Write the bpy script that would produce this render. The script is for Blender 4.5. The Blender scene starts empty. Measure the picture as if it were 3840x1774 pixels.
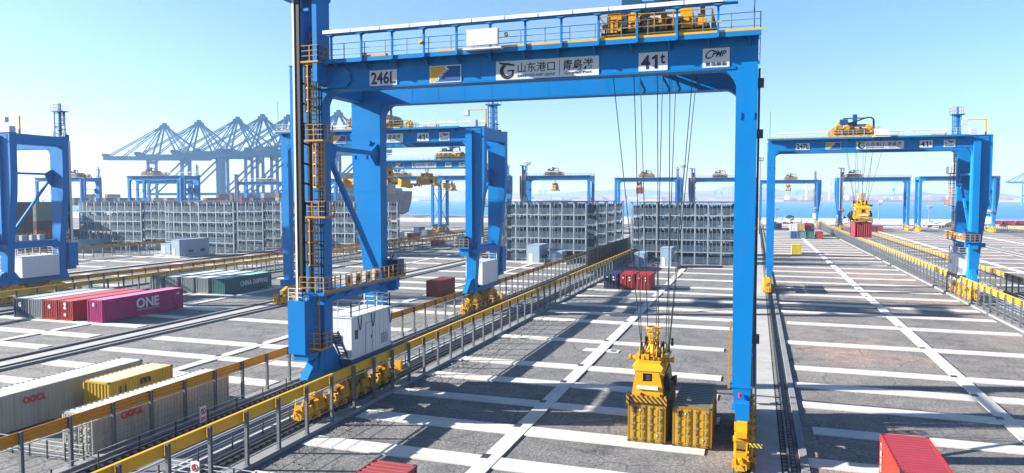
import bpy, bmesh, math, random
from math import radians, sin, cos, pi, atan2
from mathutils import Vector, Matrix
random.seed(7)
S = bpy.context.scene
COL = S.collection
# ---------------------------------------------------------------- camera, sky, sun, exposure
cam_d = bpy.data.cameras.new('camera'); cam = bpy.data.objects.new('camera', cam_d); COL.objects.link(cam)
cam.location = (0, 0, 16.0)
YAW, PITCH = radians(18.55), radians(3.1)
fw = Vector((-sin(YAW)*cos(PITCH), cos(YAW)*cos(PITCH), -sin(PITCH)))
cam.rotation_euler = fw.to_track_quat('-Z', 'Y').to_euler()
cam_d.sensor_width = 36.0; cam_d.lens = 2730/3840*36.0
cam_d.clip_start = 0.5; cam_d.clip_end = 30000
S.camera = cam
SUN_TO = Vector((-1.0, -0.30, 0.415)).normalized()
W = bpy.data.worlds.new('World'); S.world = W; W.use_nodes = True
nt = W.node_tree
sky = nt.nodes.new('ShaderNodeTexSky'); sky.sky_type = 'NISHITA'; sky.sun_disc = False
sky.sun_elevation = math.asin(SUN_TO.z); sky.sun_rotation = atan2(SUN_TO.x, SUN_TO.y)
sky.air_density = 1.0; sky.dust_density = 0.8; sky.ozone_density = 5.0; sky.altitude = 0
bg = nt.nodes['Background']; bg.inputs['Strength'].default_value = 0.06
nt.links.new(sky.outputs[0], bg.inputs[0])
sun_d = bpy.data.lights.new('sun', 'SUN'); sun = bpy.data.objects.new('sun', sun_d); COL.objects.link(sun)
sun_d.energy = 5.0; sun_d.angle = radians(0.5); sun_d.color = (1.0, 0.95, 0.87)
sun.rotation_euler = (-SUN_TO).to_track_quat('-Z', 'Y').to_euler(); sun.location = (-60, 0, 90)
S.view_settings.view_transform = 'Standard'; S.view_settings.look = 'None'
S.view_settings.exposure = 2.12; S.view_settings.gamma = 1
try:
    S.cycles.volume_bounces = 0; S.cycles.max_bounces = 5; S.cycles.diffuse_bounces = 3; S.cycles.glossy_bounces = 2
    S.cycles.volume_step_rate = 4
except Exception: pass

# ---------------------------------------------------------------- materials
KA = 0.54
def new_mat(name):
    m = bpy.data.materials.new(name); m.use_nodes = True
    return m, m.node_tree, m.node_tree.nodes['Principled BSDF']
def mat(name, c, rough=0.5, metal=0.0, var=0.12, scale=0.6, streak=0.0, bump=0.0, bscale=30, spec=0.28):
    m, t, p = new_mat(name); N = t.nodes; L = t.links
    p.inputs['Roughness'].default_value = rough; p.inputs['Metallic'].default_value = metal
    p.inputs['Specular IOR Level'].default_value = spec
    tc = N.new('ShaderNodeTexCoord')
    nz = N.new('ShaderNodeTexNoise'); nz.inputs['Scale'].default_value = scale; nz.inputs['Detail'].default_value = 6
    L.new(tc.outputs['Object'], nz.inputs['Vector'])
    mx = N.new('ShaderNodeMix'); mx.data_type = 'RGBA'; mx.blend_type = 'MIX'
    c = tuple(v*KA for v in c)
    mx.inputs[6].default_value = tuple(max(0, v*(1-var)) for v in c)+(1,)
    mx.inputs[7].default_value = tuple(min(1, v*(1+var)) for v in c)+(1,)
    L.new(nz.outputs['Fac'], mx.inputs[0]); out = mx.outputs[2]
    if streak:
        mp = N.new('ShaderNodeMapping'); mp.inputs['Scale'].default_value = (3.1, 3.1, 0.16)
        L.new(tc.outputs['Object'], mp.inputs['Vector'])
        n2 = N.new('ShaderNodeTexNoise'); n2.inputs['Scale'].default_value = 1.3; n2.inputs['Detail'].default_value = 7
        L.new(mp.outputs[0], n2.inputs['Vector'])
        r = N.new('ShaderNodeValToRGB'); r.color_ramp.elements[0].position = 0.52; r.color_ramp.elements[1].position = 0.78
        L.new(n2.outputs['Fac'], r.inputs[0])
        ml = N.new('ShaderNodeMath'); ml.operation = 'MULTIPLY'; ml.inputs[1].default_value = streak
        L.new(r.outputs[0], ml.inputs[0])
        m2 = N.new('ShaderNodeMix'); m2.data_type = 'RGBA'; m2.inputs[7].default_value = (0.09, 0.055, 0.035, 1)
        L.new(ml.outputs[0], m2.inputs[0]); L.new(out, m2.inputs[6]); out = m2.outputs[2]
    L.new(out, p.inputs['Base Color'])
    if bump:
        n3 = N.new('ShaderNodeTexNoise'); n3.inputs['Scale'].default_value = bscale; n3.inputs['Detail'].default_value = 4
        L.new(tc.outputs['Object'], n3.inputs['Vector'])
        b = N.new('ShaderNodeBump'); b.inputs['Strength'].default_value = bump; b.inputs['Distance'].default_value = 0.06
        L.new(n3.outputs['Fac'], b.inputs['Height']); L.new(b.outputs[0], p.inputs['Normal'])
    return m
def hazard(name, a, b, s=2.4, dirv=(1, 0, 1)):
    m, t, p = new_mat(name); N = t.nodes; L = t.links
    tc = N.new('ShaderNodeTexCoord'); sp = N.new('ShaderNodeVectorMath'); sp.operation = 'DOT_PRODUCT'; sp.inputs[1].default_value = dirv
    L.new(tc.outputs['Object'], sp.inputs[0])
    ml = N.new('ShaderNodeMath'); ml.operation = 'MULTIPLY'; ml.inputs[1].default_value = s; L.new(sp.outputs['Value'], ml.inputs[0])
    fr = N.new('ShaderNodeMath'); fr.operation = 'FRACT'; L.new(ml.outputs[0], fr.inputs[0])
    gt = N.new('ShaderNodeMath'); gt.operation = 'GREATER_THAN'; gt.inputs[1].default_value = 0.5; L.new(fr.outputs[0], gt.inputs[0])
    mx = N.new('ShaderNodeMix'); mx.data_type = 'RGBA'; mx.inputs[6].default_value = tuple(v*KA for v in a)+(1,); mx.inputs[7].default_value = tuple(b)+(1,)
    L.new(gt.outputs[0], mx.inputs[0]); L.new(mx.outputs[2], p.inputs['Base Color']); p.inputs['Roughness'].default_value = 0.5
    return m
M = dict(
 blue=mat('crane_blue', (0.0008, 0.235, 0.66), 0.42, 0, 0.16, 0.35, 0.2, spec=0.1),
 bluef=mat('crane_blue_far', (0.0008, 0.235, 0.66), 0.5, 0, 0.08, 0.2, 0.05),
 dblue=mat('dark_blue_paint', (0.006, 0.09, 0.22), 0.45, 0, 0.15, 0.5),
 yel=mat('machine_yellow', (0.86, 0.435, 0.005), 0.45, 0, 0.16, 1.2, 0.16),
 byel=mat('barrier_yellow', (0.95, 0.50, 0.01), 0.45, 0, 0.12, 0.3, 0.08),
 oyel=mat('guard_rail_ochre', (0.84, 0.38, 0.015), 0.45, 0, 0.06, 0.15, 0.0),
 lyel=mat('shaded_ladder_yellow', (0.60, 0.27, 0.008), 0.5, 0, 0.1, 1),  # yellow darkened toward orange-brown, shade put into the colour
 white=mat('white_paint', (0.86, 0.88, 0.92), 0.4, 0, 0.05, 0.8, 0.10),
 whitel=mat('off_white_metal', (0.62, 0.66, 0.70), 0.45, 0.0, 0.1, 1),
 grey=mat('galvanised_steel', (0.24, 0.26, 0.28), 0.5, 0.3, 0.12, 2),
 dgrey=mat('dark_steel', (0.06, 0.065, 0.075), 0.5, 0.2, 0.2, 2),
 black=mat('black_rubber', (0.012, 0.012, 0.014), 0.55, 0, 0.2, 3),
 steel=mat('worn_rail_steel', (0.13, 0.12, 0.115), 0.5, 0.3, 0.15, 3),
 rust=mat('brown_rust', (0.16, 0.075, 0.045), 0.8, 0, 0.3, 4, bump=0.4),
 rack=mat('rack_galvanised', (0.38, 0.47, 0.56), 0.55, 0.1, 0.1, 0.7),
 rackm=mat('rack_mesh_steel', (0.20, 0.28, 0.37), 0.6, 0.1, 0.15, 0.9),
 rackd=mat('rack_back_steel', (0.045, 0.085, 0.14), 0.6, 0.1, 0.15, 0.9),
 house=mat('pale_blue_panel', (0.36, 0.50, 0.62), 0.5, 0, 0.05, 0.6, 0.05),
 red=mat('signal_red', (0.65, 0.02, 0.03), 0.45, 0, 0.1, 1),
 ink=mat('lettering_navy', (0.012, 0.03, 0.10), 0.5, 0, 0.05, 1),
 inkb=mat('lettering_black', (0.012, 0.012, 0.016), 0.5, 0, 0.05, 1),
 wlet=mat('lettering_white', (0.85, 0.87, 0.9), 0.5, 0, 0.03, 1),
 rlet=mat('lettering_red', (0.72, 0.012, 0.02), 0.5, 0, 0.05, 1),
 plate=mat('sign_plate_white', (0.74, 0.80, 0.88), 0.4, 0, 0.03, 0.5),
 sgold=mat('sign_gold', (0.80, 0.48, 0.01), 0.5, 0, 0.06, 0.5),
 sblue=mat('sign_blue', (0.008, 0.08, 0.36), 0.5, 0, 0.06, 0.5),
 brown=mat('gearbox_brown', (0.30, 0.16, 0.03), 0.6, 0, 0.2, 2),
 glass=mat('dark_glass', (0.02, 0.025, 0.03), 0.1, 0, 0.05, 1),
 haz=hazard('hazard_stripes', (0.66, 0.31, 0.006), (0.012, 0.011, 0.01), 3.2),
 hazg=hazard('hazard_stripes_green', (0.75, 0.62, 0.05), (0.02, 0.02, 0.015), 4.5),
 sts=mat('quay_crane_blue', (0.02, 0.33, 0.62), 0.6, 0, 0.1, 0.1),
 sheet=mat('dark_corridor_sheet', (0.035, 0.045, 0.06), 0.6, 0.2, 0.2, 0.6, 0.1),
)

# ---------------------------------------------------------------- mesh builder
class MB:
    def __init__(s): s.v = []; s.f = []; s.mi = []; s.cur = 0
    def add(s, vs, fs):
        o = len(s.v); s.v += [tuple(v) for v in vs]
        for f in fs: s.f.append([i+o for i in f]); s.mi.append(s.cur)
    def box(s, x0, x1, y0, y1, z0, z1):
        s.add([(x0,y0,z0),(x1,y0,z0),(x1,y1,z0),(x0,y1,z0),(x0,y0,z1),(x1,y0,z1),(x1,y1,z1),(x0,y1,z1)],
              [(0,3,2,1),(4,5,6,7),(0,1,5,4),(1,2,6,5),(2,3,7,6),(3,0,4,7)]); return s
    def cb(s, cx, cy, cz, sx, sy, sz): return s.box(cx-sx/2, cx+sx/2, cy-sy/2, cy+sy/2, cz-sz/2, cz+sz/2)
    def bar(s, a, b, w, h=None, n=4):
        a = Vector(a); b = Vector(b); d = b-a
        if d.length < 1e-6: return s
        d.normalize(); up = Vector((0,0,1)) if abs(d.z) < 0.9 else Vector((0,1,0))
        r = d.cross(up).normalized(); u = r.cross(d); h = w if h is None else h
        vs = []
        if n == 4:
            pr = [(-.5,-.5),(.5,-.5),(.5,.5),(-.5,.5)]
        else:
            pr = [(.5*cos(2*pi*i/n), .5*sin(2*pi*i/n)) for i in range(n)]
        for p in (a, b): vs += [p+r*(q[0]*w)+u*(q[1]*h) for q in pr]
        fs = [[i, (i+1) % n, n+(i+1) % n, n+i] for i in range(n)]
        fs += [list(range(n))[::-1], list(range(n, 2*n))]
        s.add(vs, fs); return s
    def cyl(s, a, b, r, n=12): return s.bar(a, b, 2*r, 2*r, n)
    def prism(s, pts, ax, a0, a1):
        """polygon pts (2D) extruded along axis ax ('x','y','z')"""
        def P(p, a): return {'x': (a, p[0], p[1]), 'y': (p[0], a, p[1]), 'z': (p[0], p[1], a)}[ax]
        n = len(pts); vs = [P(p, a0) for p in pts]+[P(p, a1) for p in pts]
        s.add(vs, [[i, (i+1) % n, n+(i+1) % n, n+i] for i in range(n)]+[list(range(n))[::-1], list(range(n, 2*n))]); return s
    def loft(s, rects):
        """list of (z, x0,x1,y0,y1) sections"""
        vs = []
        for z, x0, x1, y0, y1 in rects: vs += [(x0,y0,z),(x1,y0,z),(x1,y1,z),(x0,y1,z)]
        fs = []
        for k in range(len(rects)-1):
            o = 4*k
            for i in range(4): fs.append([o+i, o+(i+1) % 4, o+4+(i+1) % 4, o+4+i])
        fs += [[3,2,1,0], [4*len(rects)-4+i for i in range(4)]]
        s.add(vs, fs); return s
    def cone(s, a, b, r0, r1, n=12, cap=True):
        a = Vector(a); b = Vector(b); d = (b-a).normalized()
        up = Vector((0,0,1)) if abs(d.z) < 0.9 else Vector((0,1,0)); r = d.cross(up).normalized(); u = r.cross(d)
        vs = [a+r*cos(2*pi*i/n)*r0+u*sin(2*pi*i/n)*r0 for i in range(n)]+[b+r*cos(2*pi*i/n)*r1+u*sin(2*pi*i/n)*r1 for i in range(n)]
        fs = [[i, (i+1) % n, n+(i+1) % n, n+i] for i in range(n)]
        if cap: fs += [list(range(n))[::-1], list(range(n, 2*n))]
        s.add(vs, fs); return s
    def rail(s, pts, h=1.1, w=0.05, nr=2, post=1.5, pw=None):
        pw = pw or w
        for a, b in zip(pts[:-1], pts[1:]):
            a = Vector(a); b = Vector(b); L = (b-a).length; n = max(1, round(L/post))
            for i in range(n+1):
                p = a.lerp(b, i/n); s.bar(p, p+Vector((0,0,h)), pw)
            for k in range(1, nr+1):
                z = Vector((0,0,h*k/nr)); s.bar(a+z, b+z, w)
        return s
    def ladder(s, x, y, z0, z1, w=0.5, d=0.0, cage=True, step=0.3, side='-y', t=0.05):
        sg = -1 if side == '-y' else 1
        for q in (-w/2, w/2): s.bar((x+q, y, z0), (x+q, y, z1), t)
        n = int((z1-z0)/step)
        for i in range(1, n): s.bar((x-w/2, y, z0+i*step), (x+w/2, y, z0+i*step), t*0.8)
        if cage:
            m = int((z1-z0-2.0)/0.8)
            R = 0.42
            for i in range(max(0, m)+1):
                z = z0+2.0+i*0.8
                P = [(x+R*cos(a)*0.9, y+sg*(R+R*sin(a))*0.8, z) for a in [radians(d_) for d_ in (200, 150, 90, 30, -20)]]
                for a, b in zip(P[:-1], P[1:]): s.bar(a, b, t, 0.09)
            for dd in (150, 90, 30):
                a = radians(dd); px, py = x+R*cos(a)*0.9, y+sg*(R+R*sin(a))*0.8
                s.bar((px, py, z0+2.0), (px, py, z1), t)
        return s
    def rot(s, m, yc=9.6):
        if m < 0: s.v = [(-x, yc-y, z) for x, y, z in s.v]
        return s
    def mirror(s, m):
        if m < 0: s.v = [(-x, y, z) for x, y, z in s.v]; s.f = [f[::-1] for f in s.f]
        return s
    def mesh(s, name, mats, smooth=False):
        me = bpy.data.meshes.new(name); me.from_pydata(s.v, [], s.f)
        for mm in (mats if isinstance(mats, (list, tuple)) else [mats]): me.materials.append(mm)
        if any(s.mi): me.polygons.foreach_set('material_index', s.mi)
        b = bmesh.new(); b.from_mesh(me); bmesh.ops.recalc_face_normals(b, faces=b.faces); b.to_mesh(me); b.free()
        if smooth:
            for p in me.polygons: p.use_smooth = True
        me.update(); return me
    def build(s, name, mats, parent=None, loc=(0,0,0), smooth=False):
        o = bpy.data.objects.new(name, s.mesh(name, mats, smooth)); COL.objects.link(o)
        o.parent = parent; o.location = loc; return o
def tag(o, label=None, cat=None, group=None, kind=None):
    if label: o['label'] = label
    if cat: o['category'] = cat
    if group: o['group'] = group
    if kind: o['kind'] = kind
    return o
def thing(name, label, cat, loc=(0,0,0), group=None):
    o = bpy.data.objects.new(name, None); COL.objects.link(o); o.location = loc; o.empty_display_size = 0.5
    return tag(o, label, cat, group)
def obj(name, me, parent=None, loc=(0,0,0), rotz=0.0):
    o = bpy.data.objects.new(name, me); COL.objects.link(o); o.parent = parent; o.location = loc
    if rotz: o.rotation_euler = (0, 0, rotz)
    return o
KIDS = {}
def copy_tree(o, loc=None, label=None, parent=None, group=None, swap=None):
    c = o.copy(); COL.objects.link(c); c.parent = parent
    if loc is not None: c.location = loc
    if label: c['label'] = label
    if group: c['group'] = group
    if swap and c.data and c.data.name in swap: c.data = swap[c.data.name]
    for ch in list(o.children): copy_tree(ch, parent=c, swap=swap)
    return c
_dg = None
def text_mesh(name, s, m, w, h, thick=0.012, bold=False, shear=0.0, italic=0.0, offset=0.0):
    """text as a mesh in the local XZ plane facing -Y, fitted to w x h, centred at 0"""
    cu = bpy.data.curves.new('t', 'FONT'); cu.body = s; cu.size = 1.0; cu.extrude = 0.01; cu.resolution_u = 3
    cu.offset = (0.012 if any(ord(q) > 255 for q in s) else 0.028) if bold else 0.006; cu.shear = italic
    o = bpy.data.objects.new('t', cu); COL.objects.link(o)
    bpy.context.view_layer.update()
    dg = bpy.context.evaluated_depsgraph_get()
    me = bpy.data.meshes.new_from_object(o.evaluated_get(dg)); bpy.data.objects.remove(o)
    if not me.vertices: return me
    xs = [v.co.x for v in me.vertices]; ys = [v.co.y for v in me.vertices]
    x0, x1, y0, y1 = min(xs), max(xs), min(ys), max(ys)
    for v in me.vertices:
        x = ((v.co.x-x0)/max(1e-6, x1-x0)-0.5)*w; z = ((v.co.y-y0)/max(1e-6, y1-y0)-0.5)*h
        v.co = (x, -thick*(0.5+v.co.z/0.02), z+shear*x)
    me.name = name; me.materials.clear(); me.materials.append(m)
    for p in me.polygons: p.material_index = 0
    return me
def put_text(name, s, m, w, h, parent, loc, face='-y', **k):
    o = obj(name, text_mesh(name, s, m, w, h, **k), parent, loc)
    if face == '+x': o.rotation_euler = (0, 0, pi/2)
    elif face == '-x': o.rotation_euler = (0, 0, -pi/2)
    elif face == 'up': o.rotation_euler = (-pi/2, 0, 0)
    return o
# ---------------------------------------------------------------- setting: ground, sea, far shore
def ground_mat():
    m, t, p = new_mat('yard_gravel_asphalt'); N = t.nodes; L = t.links
    geo = N.new('ShaderNodeNewGeometry')
    def noise(s, d=6, rough=0.55):
        n = N.new('ShaderNodeTexNoise'); n.inputs['Scale'].default_value = s; n.inputs['Detail'].default_value = d; n.inputs['Roughness'].default_value = rough
        L.new(geo.outputs['Position'], n.inputs['Vector']); return n
    def ramp(src, els):
        r = N.new('ShaderNodeValToRGB'); e = r.color_ramp.elements
        e[0].position, e[0].color = els[0][0], els[0][1]+(1,); e[1].position, e[1].color = els[-1][0], els[-1][1]+(1,)
        for q in els[1:-1]:
            k = e.new(q[0]); k.color = q[1]+(1,)
        L.new(src, r.inputs[0]); return r
    big = noise(0.035, 5); c1 = ramp(big.outputs['Fac'], [(0.36, (0.131, 0.129, 0.135)), (0.50, (0.187, 0.174, 0.167)), (0.63, (0.281, 0.2, 0.177))])
    mid = noise(0.45, 7, 0.65); c2 = ramp(mid.outputs['Fac'], [(0.3, (0.62, 0.62, 0.64)), (0.7, (1.2, 1.17, 1.13))])
    fine = noise(4.2, 6, 0.85); c3 = ramp(fine.outputs['Fac'], [(0.36, (0.30,0.30,0.30)), (0.60, (1.25, 1.25, 1.23))])
    def mul(a, b, f=1.0):
        x = N.new('ShaderNodeMix'); x.data_type = 'RGBA'; x.blend_type = 'MULTIPLY'; x.inputs[0].default_value = f
        L.new(a, x.inputs[6]); L.new(b, x.inputs[7]); return x.outputs[2]
    sx = N.new('ShaderNodeSeparateXYZ'); L.new(geo.outputs['Position'], sx.inputs[0])
    mr = N.new('ShaderNodeMapRange'); mr.inputs['From Min'].default_value = -8; mr.inputs['From Max'].default_value = 8; L.new(sx.outputs['X'], mr.inputs['Value'])
    c1b = ramp(big.outputs['Fac'], [(0.36, (0.128, 0.128, 0.134)), (0.52, (0.162, 0.160, 0.162)), (0.66, (0.205, 0.192, 0.184))])
    cm = N.new('ShaderNodeMix'); cm.data_type = 'RGBA'; L.new(mr.outputs['Result'], cm.inputs[0]); L.new(c1b.outputs[0], cm.inputs[6]); L.new(c1.outputs[0], cm.inputs[7])
    st_ = noise(0.16, 8, 0.7); c4 = ramp(st_.outputs['Fac'], [(0.32, (0.45, 0.43, 0.42)), (0.43, (1.0, 1.0, 1.0))])
    vo = N.new('ShaderNodeTexVoronoi'); vo.feature = 'DISTANCE_TO_EDGE'; vo.inputs['Scale'].default_value = 0.16
    wn = noise(0.6, 5, 0.7); ad = N.new('ShaderNodeMixRGB'); ad.blend_type = 'ADD'; ad.inputs[0].default_value = 1.4
    L.new(geo.outputs['Position'], ad.inputs[1]); L.new(wn.outputs['Color'], ad.inputs[2]); L.new(ad.outputs[0], vo.inputs['Vector'])
    c5 = ramp(vo.outputs['Distance'], [(0.0, (0.45, 0.45, 0.45)), (0.012, (1.0, 1.0, 1.0))])
    o = mul(c5.outputs[0], mul(c4.outputs[0], mul(mul(cm.outputs[2], c2.outputs[0]), c3.outputs[0])))
    L.new(o, p.inputs['Base Color']); p.inputs['Roughness'].default_value = 0.95
    b = N.new('ShaderNodeBump'); b.inputs['Strength'].default_value = 1.0; b.inputs['Distance'].default_value = 0.16
    bn = noise(3.2, 6, 0.8); L.new(bn.outputs['Fac'], b.inputs['Height']); L.new(b.outputs[0], p.inputs['Normal'])
    return m
def concrete_mat(name, c, v=0.1, stain=0.5):
    m, t, p = new_mat(name); N = t.nodes; L = t.links
    geo = N.new('ShaderNodeNewGeometry')
    n1 = N.new('ShaderNodeTexNoise'); n1.inputs['Scale'].default_value = 0.5; n1.inputs['Detail'].default_value = 8; n1.inputs['Roughness'].default_value = 0.65
    L.new(geo.outputs['Position'], n1.inputs['Vector'])
    r = N.new('ShaderNodeValToRGB'); e = r.color_ramp.elements
    e[0].position = 0.28; e[0].color = tuple(x*(1-stain*0.45) for x in c)+(1,); e[1].position = 0.55; e[1].color = tuple(c)+(1,)
    k = e.new(0.8); k.color = tuple(min(1, x*(1+v)) for x in c)+(1,)
    L.new(n1.outputs['Fac'], r.inputs[0])
    n2 = N.new('ShaderNodeTexNoise'); n2.inputs['Scale'].default_value = 14; n2.inputs['Detail'].default_value = 4; L.new(geo.outputs['Position'], n2.inputs['Vector'])
    r2 = N.new('ShaderNodeValToRGB'); r2.color_ramp.elements[0].position = 0.3; r2.color_ramp.elements[0].color = (0.82, 0.82, 0.82, 1); r2.color_ramp.elements[1].position = 0.6
    L.new(n2.outputs['Fac'], r2.inputs[0])
    x = N.new('ShaderNodeMix'); x.data_type = 'RGBA'; x.blend_type = 'MULTIPLY'; x.inputs[0].default_value = 1
    L.new(r.outputs[0], x.inputs[6]); L.new(r2.outputs[0], x.inputs[7]); L.new(x.outputs[2], p.inputs['Base Color'])
    p.inputs['Roughness'].default_value = 0.85
    return m
M['conc'] = concrete_mat('pale_concrete', (0.445, 0.423, 0.388)); M['apron'] = concrete_mat('apron_concrete', (0.305, 0.296, 0.28))
M['corr'] = concrete_mat('corridor_paving', (0.095, 0.099, 0.105)); M['kerb'] = concrete_mat('kerb_concrete', (0.172, 0.172, 0.178))
M['trench'] = mat('dark_ballast', (0.03, 0.027, 0.026), 0.9, 0, 0.3, 3)
M['sand'] = concrete_mat('quay_concrete', (0.382, 0.35, 0.331), 0.1, 0.4)
def structure(name, mb, m): return tag(mb.build(name, m), kind='structure')

g = MB(); g.box(-1100, 900, -60, 560, -3.6, 0); structure('yard_ground', g, ground_mat())
g = MB(); g.box(-1100, 900, 430, 600, -3.6, 0.03)
structure('quay_apron', g, M['sand'])
# blocks: name -> (left rail x, right rail x)
BL = {'L5': (-339.2, -309.5), 'L4': (-306.6, -276.9), 'L3': (-270.0, -240.3), 'L2': (-237.5, -207.8), 'L1': (-200.9, -171.2), 'F': (-168.2, -138.5),
      'E': (-135.4, -105.7), 'D': (-99.0, -69.3), 'C': (-66.6, -36.9), 'A': (-30.2, -0.6), 'B': (2.1, 31.8), 'G': (38.9, 68.6), 'H': (71.7, 101.4), 'I': (108.1, 137.8)}
STR = {'A': [27.6, 34.0, 40.4, 46.75, 53.2, 59.6, 66.0, 78.5, 91.5, 97.9, 105.1, 114.8, 123.2, 131.3, 143.9, 156.4, 168],
       'B': [27.5, 33.5, 40.3, 46.6, 53.0, 59.5, 65.8, 72.3, 85.1, 98.2, 108.1, 116.4, 127.2, 136.0] + [146+10.5*i for i in range(26)],
       'D': [44.2, 50.5, 57.0, 63.3, 70.0, 77, 84, 96.3, 109] + [121+12.9*i for i in range(10)],
       'C': [39.5, 45.7, 51.9, 58.6, 65.0, 78.3, 91.5, 98, 105, 114.8, 123.2, 131.3, 143.9, 156.4] + [170+12.9*i for i in range(20)]}
st = MB(); cs = MB(); notch = MB()
for k, (l, r) in BL.items():
    c = {'A': -15.15, 'B': 17.25, 'C': -50.6, 'D': -79.6}.get(k, (l+r)/2+0.2)
    ys = STR.get(k) or [50+12.9*i for i in range(24)]
    far = 165 if k == 'A' else (430 if k in 'BCDGH' else 340)
    a, b = l+2.6, r-2.0
    if k == 'B': a, b = l+1.5, r-2.4
    if k == 'C': a, b = l+2.0, r-1.9
    near = 20
    cs.box(c-0.55, c+0.55, near, far, 0, 0.10)
    for i, y in enumerate(ys):
        w = random.uniform(1.5, 1.9) if y < 80 else 1.9
        dy = random.uniform(-.1, .1)
        st.box(a+random.uniform(-.5, .4), c-0.58, y-w/2+dy, y+w/2+dy, 0, 0.075)
        st.box(c+0.58, b+random.uniform(-.4, .4), y-w/2, y+w/2, 0, 0.075)
        if y < 200 and k in 'ABCD':
            notch.box(c-0.62, c-0.12, y+w/2-0.5, y+w/2+0.25, 0.05, 0.108)
structure('cross_pavement_strips', st, M['conc']); structure('centre_pavement_strip', cs, M['conc']); structure('pavement_drain_slots', notch, M['dgrey'])
cp = MB()
cp.box(0.15, 1.65, 15, 430, 0, 0.10)
structure('rail_apron_pavement', cp, M['apron'])
cp = MB(); corr = MB()
for a, b in ((-69.0, -66.9), (-138.2, -135.7), (68.9, 71.4), (-203.5, -201.2)): cp.box(a, b, 15, 430, 0, 0.12)
structure('twin_rail_pavement', cp, M['apron'])
for a, b in ((-36.3, -30.9), (-105.1, -99.6), (32.8, 38.3), (101.9, 107.5), (-171, -168.9)): corr.box(a, b, 15, 430, 0, 0.05)
structure('corridor_pavement', corr, M['corr'])
ln = MB()
for x0 in (-30.9, 32.8, -99.6):
    for dx in ((1.0, 1.6, 3.6) if x0 < 0 else (1.2, 3.4)): ln.box(x0-dx if x0 < 0 else x0+dx, (x0-dx if x0 < 0 else x0+dx)+0.16, 15, 250, 0.05, 0.056)
structure('corridor_pavement_lines', ln, mat('pale_line', (0.62, 0.62, 0.60), 0.7, 0, 0.15, 2))  # pale thin lines running along the corridor paving
kb = MB()
for x0, x1 in ((-28.75, -27.95), (-38.1, -37.45), (30.05, 30.85), (39.5, 40.2), (-97.4, -96.6), (-107, -106.3)):
    kb.box(x0, x1, 15, 300, 0, 0.28)
structure('fence_kerbs', kb, M['kerb'])
kb = MB()
kb.box(2.75, 3.2, 15, 430, 0, 0.22); kb.box(-0.05, 0.12, 15, 430, 0, 0.16)
for x in (-65.9, -70.1): kb.box(x-0.2, x+0.2, 15, 430, 0, 0.2)
for x in (67.7, 72.5): kb.box(x-0.15, x+0.15, 15, 430, 0, 0.2)
structure('rail_kerbs', kb, M['kerb'])

# sea and far shore
def sea_mat():
    m, t, p = new_mat('sea_water'); N = t.nodes; L = t.links
    p.inputs['Base Color'].default_value = (0.02, 0.19, 0.31, 1); p.inputs['Roughness'].default_value = 0.45
    p.inputs['Specular IOR Level'].default_value = 0.3
    geo = N.new('ShaderNodeNewGeometry'); mp = N.new('ShaderNodeMapping'); mp.inputs['Scale'].default_value = (0.02, 0.2, 1)
    L.new(geo.outputs['Position'], mp.inputs[0]); n = N.new('ShaderNodeTexNoise'); n.inputs['Scale'].default_value = 1.5; n.inputs['Detail'].default_value = 5
    L.new(mp.outputs[0], n.inputs['Vector'])
    r = N.new('ShaderNodeValToRGB'); r.color_ramp.elements[0].color = (0.006, 0.12, 0.28, 1); r.color_ramp.elements[1].color = (0.015, 0.20, 0.38, 1)
    r.color_ramp.elements[0].position = .35; r.color_ramp.elements[1].position = .7
    L.new(n.outputs['Fac'], r.inputs[0]); L.new(r.outputs[0], p.inputs['Base Color'])
    b = N.new('ShaderNodeBump'); b.inputs['Strength'].default_value = 0.4; b.inputs['Distance'].default_value = 0.3
    L.new(n.outputs['Fac'], b.inputs['Height']); L.new(b.outputs[0], p.inputs['Normal'])
    return m
g = MB(); g.box(-5200, 4200, 590, 5900, -4.2, -3.0); structure('sea_water', g, sea_mat())
M['shore'] = mat('far_shore_land', (0.36, 0.25, 0.24), 0.9, 0, 0.25, 0.01)
def far(px, Y, z=0):
    """world x for a display-pixel column at depth row Y"""
    ang = math.atan((px*3840/2576-1920)/2730)-YAW
    return Y*math.tan(ang)
fs = MB()
xa, xb = -3800, 2600
pts = []; n = 60
for i in range(n+1):
    x = xa+(xb-xa)*i/n; pts.append((x, 3250+60*sin(i*0.9)+40*sin(i*2.3)))
vs = [(x, y, 4.0) for x, y in pts]+[(x, 5800, 4.0) for x, y in pts]+[(x, y-4, -3.2) for x, y in pts]
fs.add(vs, [[i, i+1, n+1+i+1, n+1+i] for i in range(n)]+[[2*(n+1)+i, 2*(n+1)+i+1, i+1, i] for i in range(n)])
structure('far_shore_terrain', fs, M['shore'])
hl = MB(); rn = random.Random(3)
def ridge(y0, amp, seed, x0, x1, dep=500):
    r_ = random.Random(seed); ph = [r_.uniform(0, 6) for _ in range(6)]
    nx = 90; V = []
    for j, fy in enumerate((0, 0.35, 1.0)):
        for i in range(nx+1):
            x = x0+(x1-x0)*i/nx; u = i/nx*10
            h = amp*(0.5+0.25*sin(u*0.9+ph[0])+0.16*sin(u*2.1+ph[1])+0.1*sin(u*4.7+ph[2])+0.05*sin(u*11+ph[3]))
            V.append((x, y0+dep*fy, 2+(h if j == 1 else 0)))
    F = []
    for j in range(2):
        for i in range(nx): F.append([j*(nx+1)+i, j*(nx+1)+i+1, (j+1)*(nx+1)+i+1, (j+1)*(nx+1)+i])
    hl.add(V, F)
ridge(4300, 62, 5, -3700, 2600); ridge(4900, 90, 9, -2200, 1600)
structure('far_hills', hl, mat('hill_green_grey', (0.10, 0.12, 0.10), 0.9, 0, 0.2, 0.01))

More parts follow.
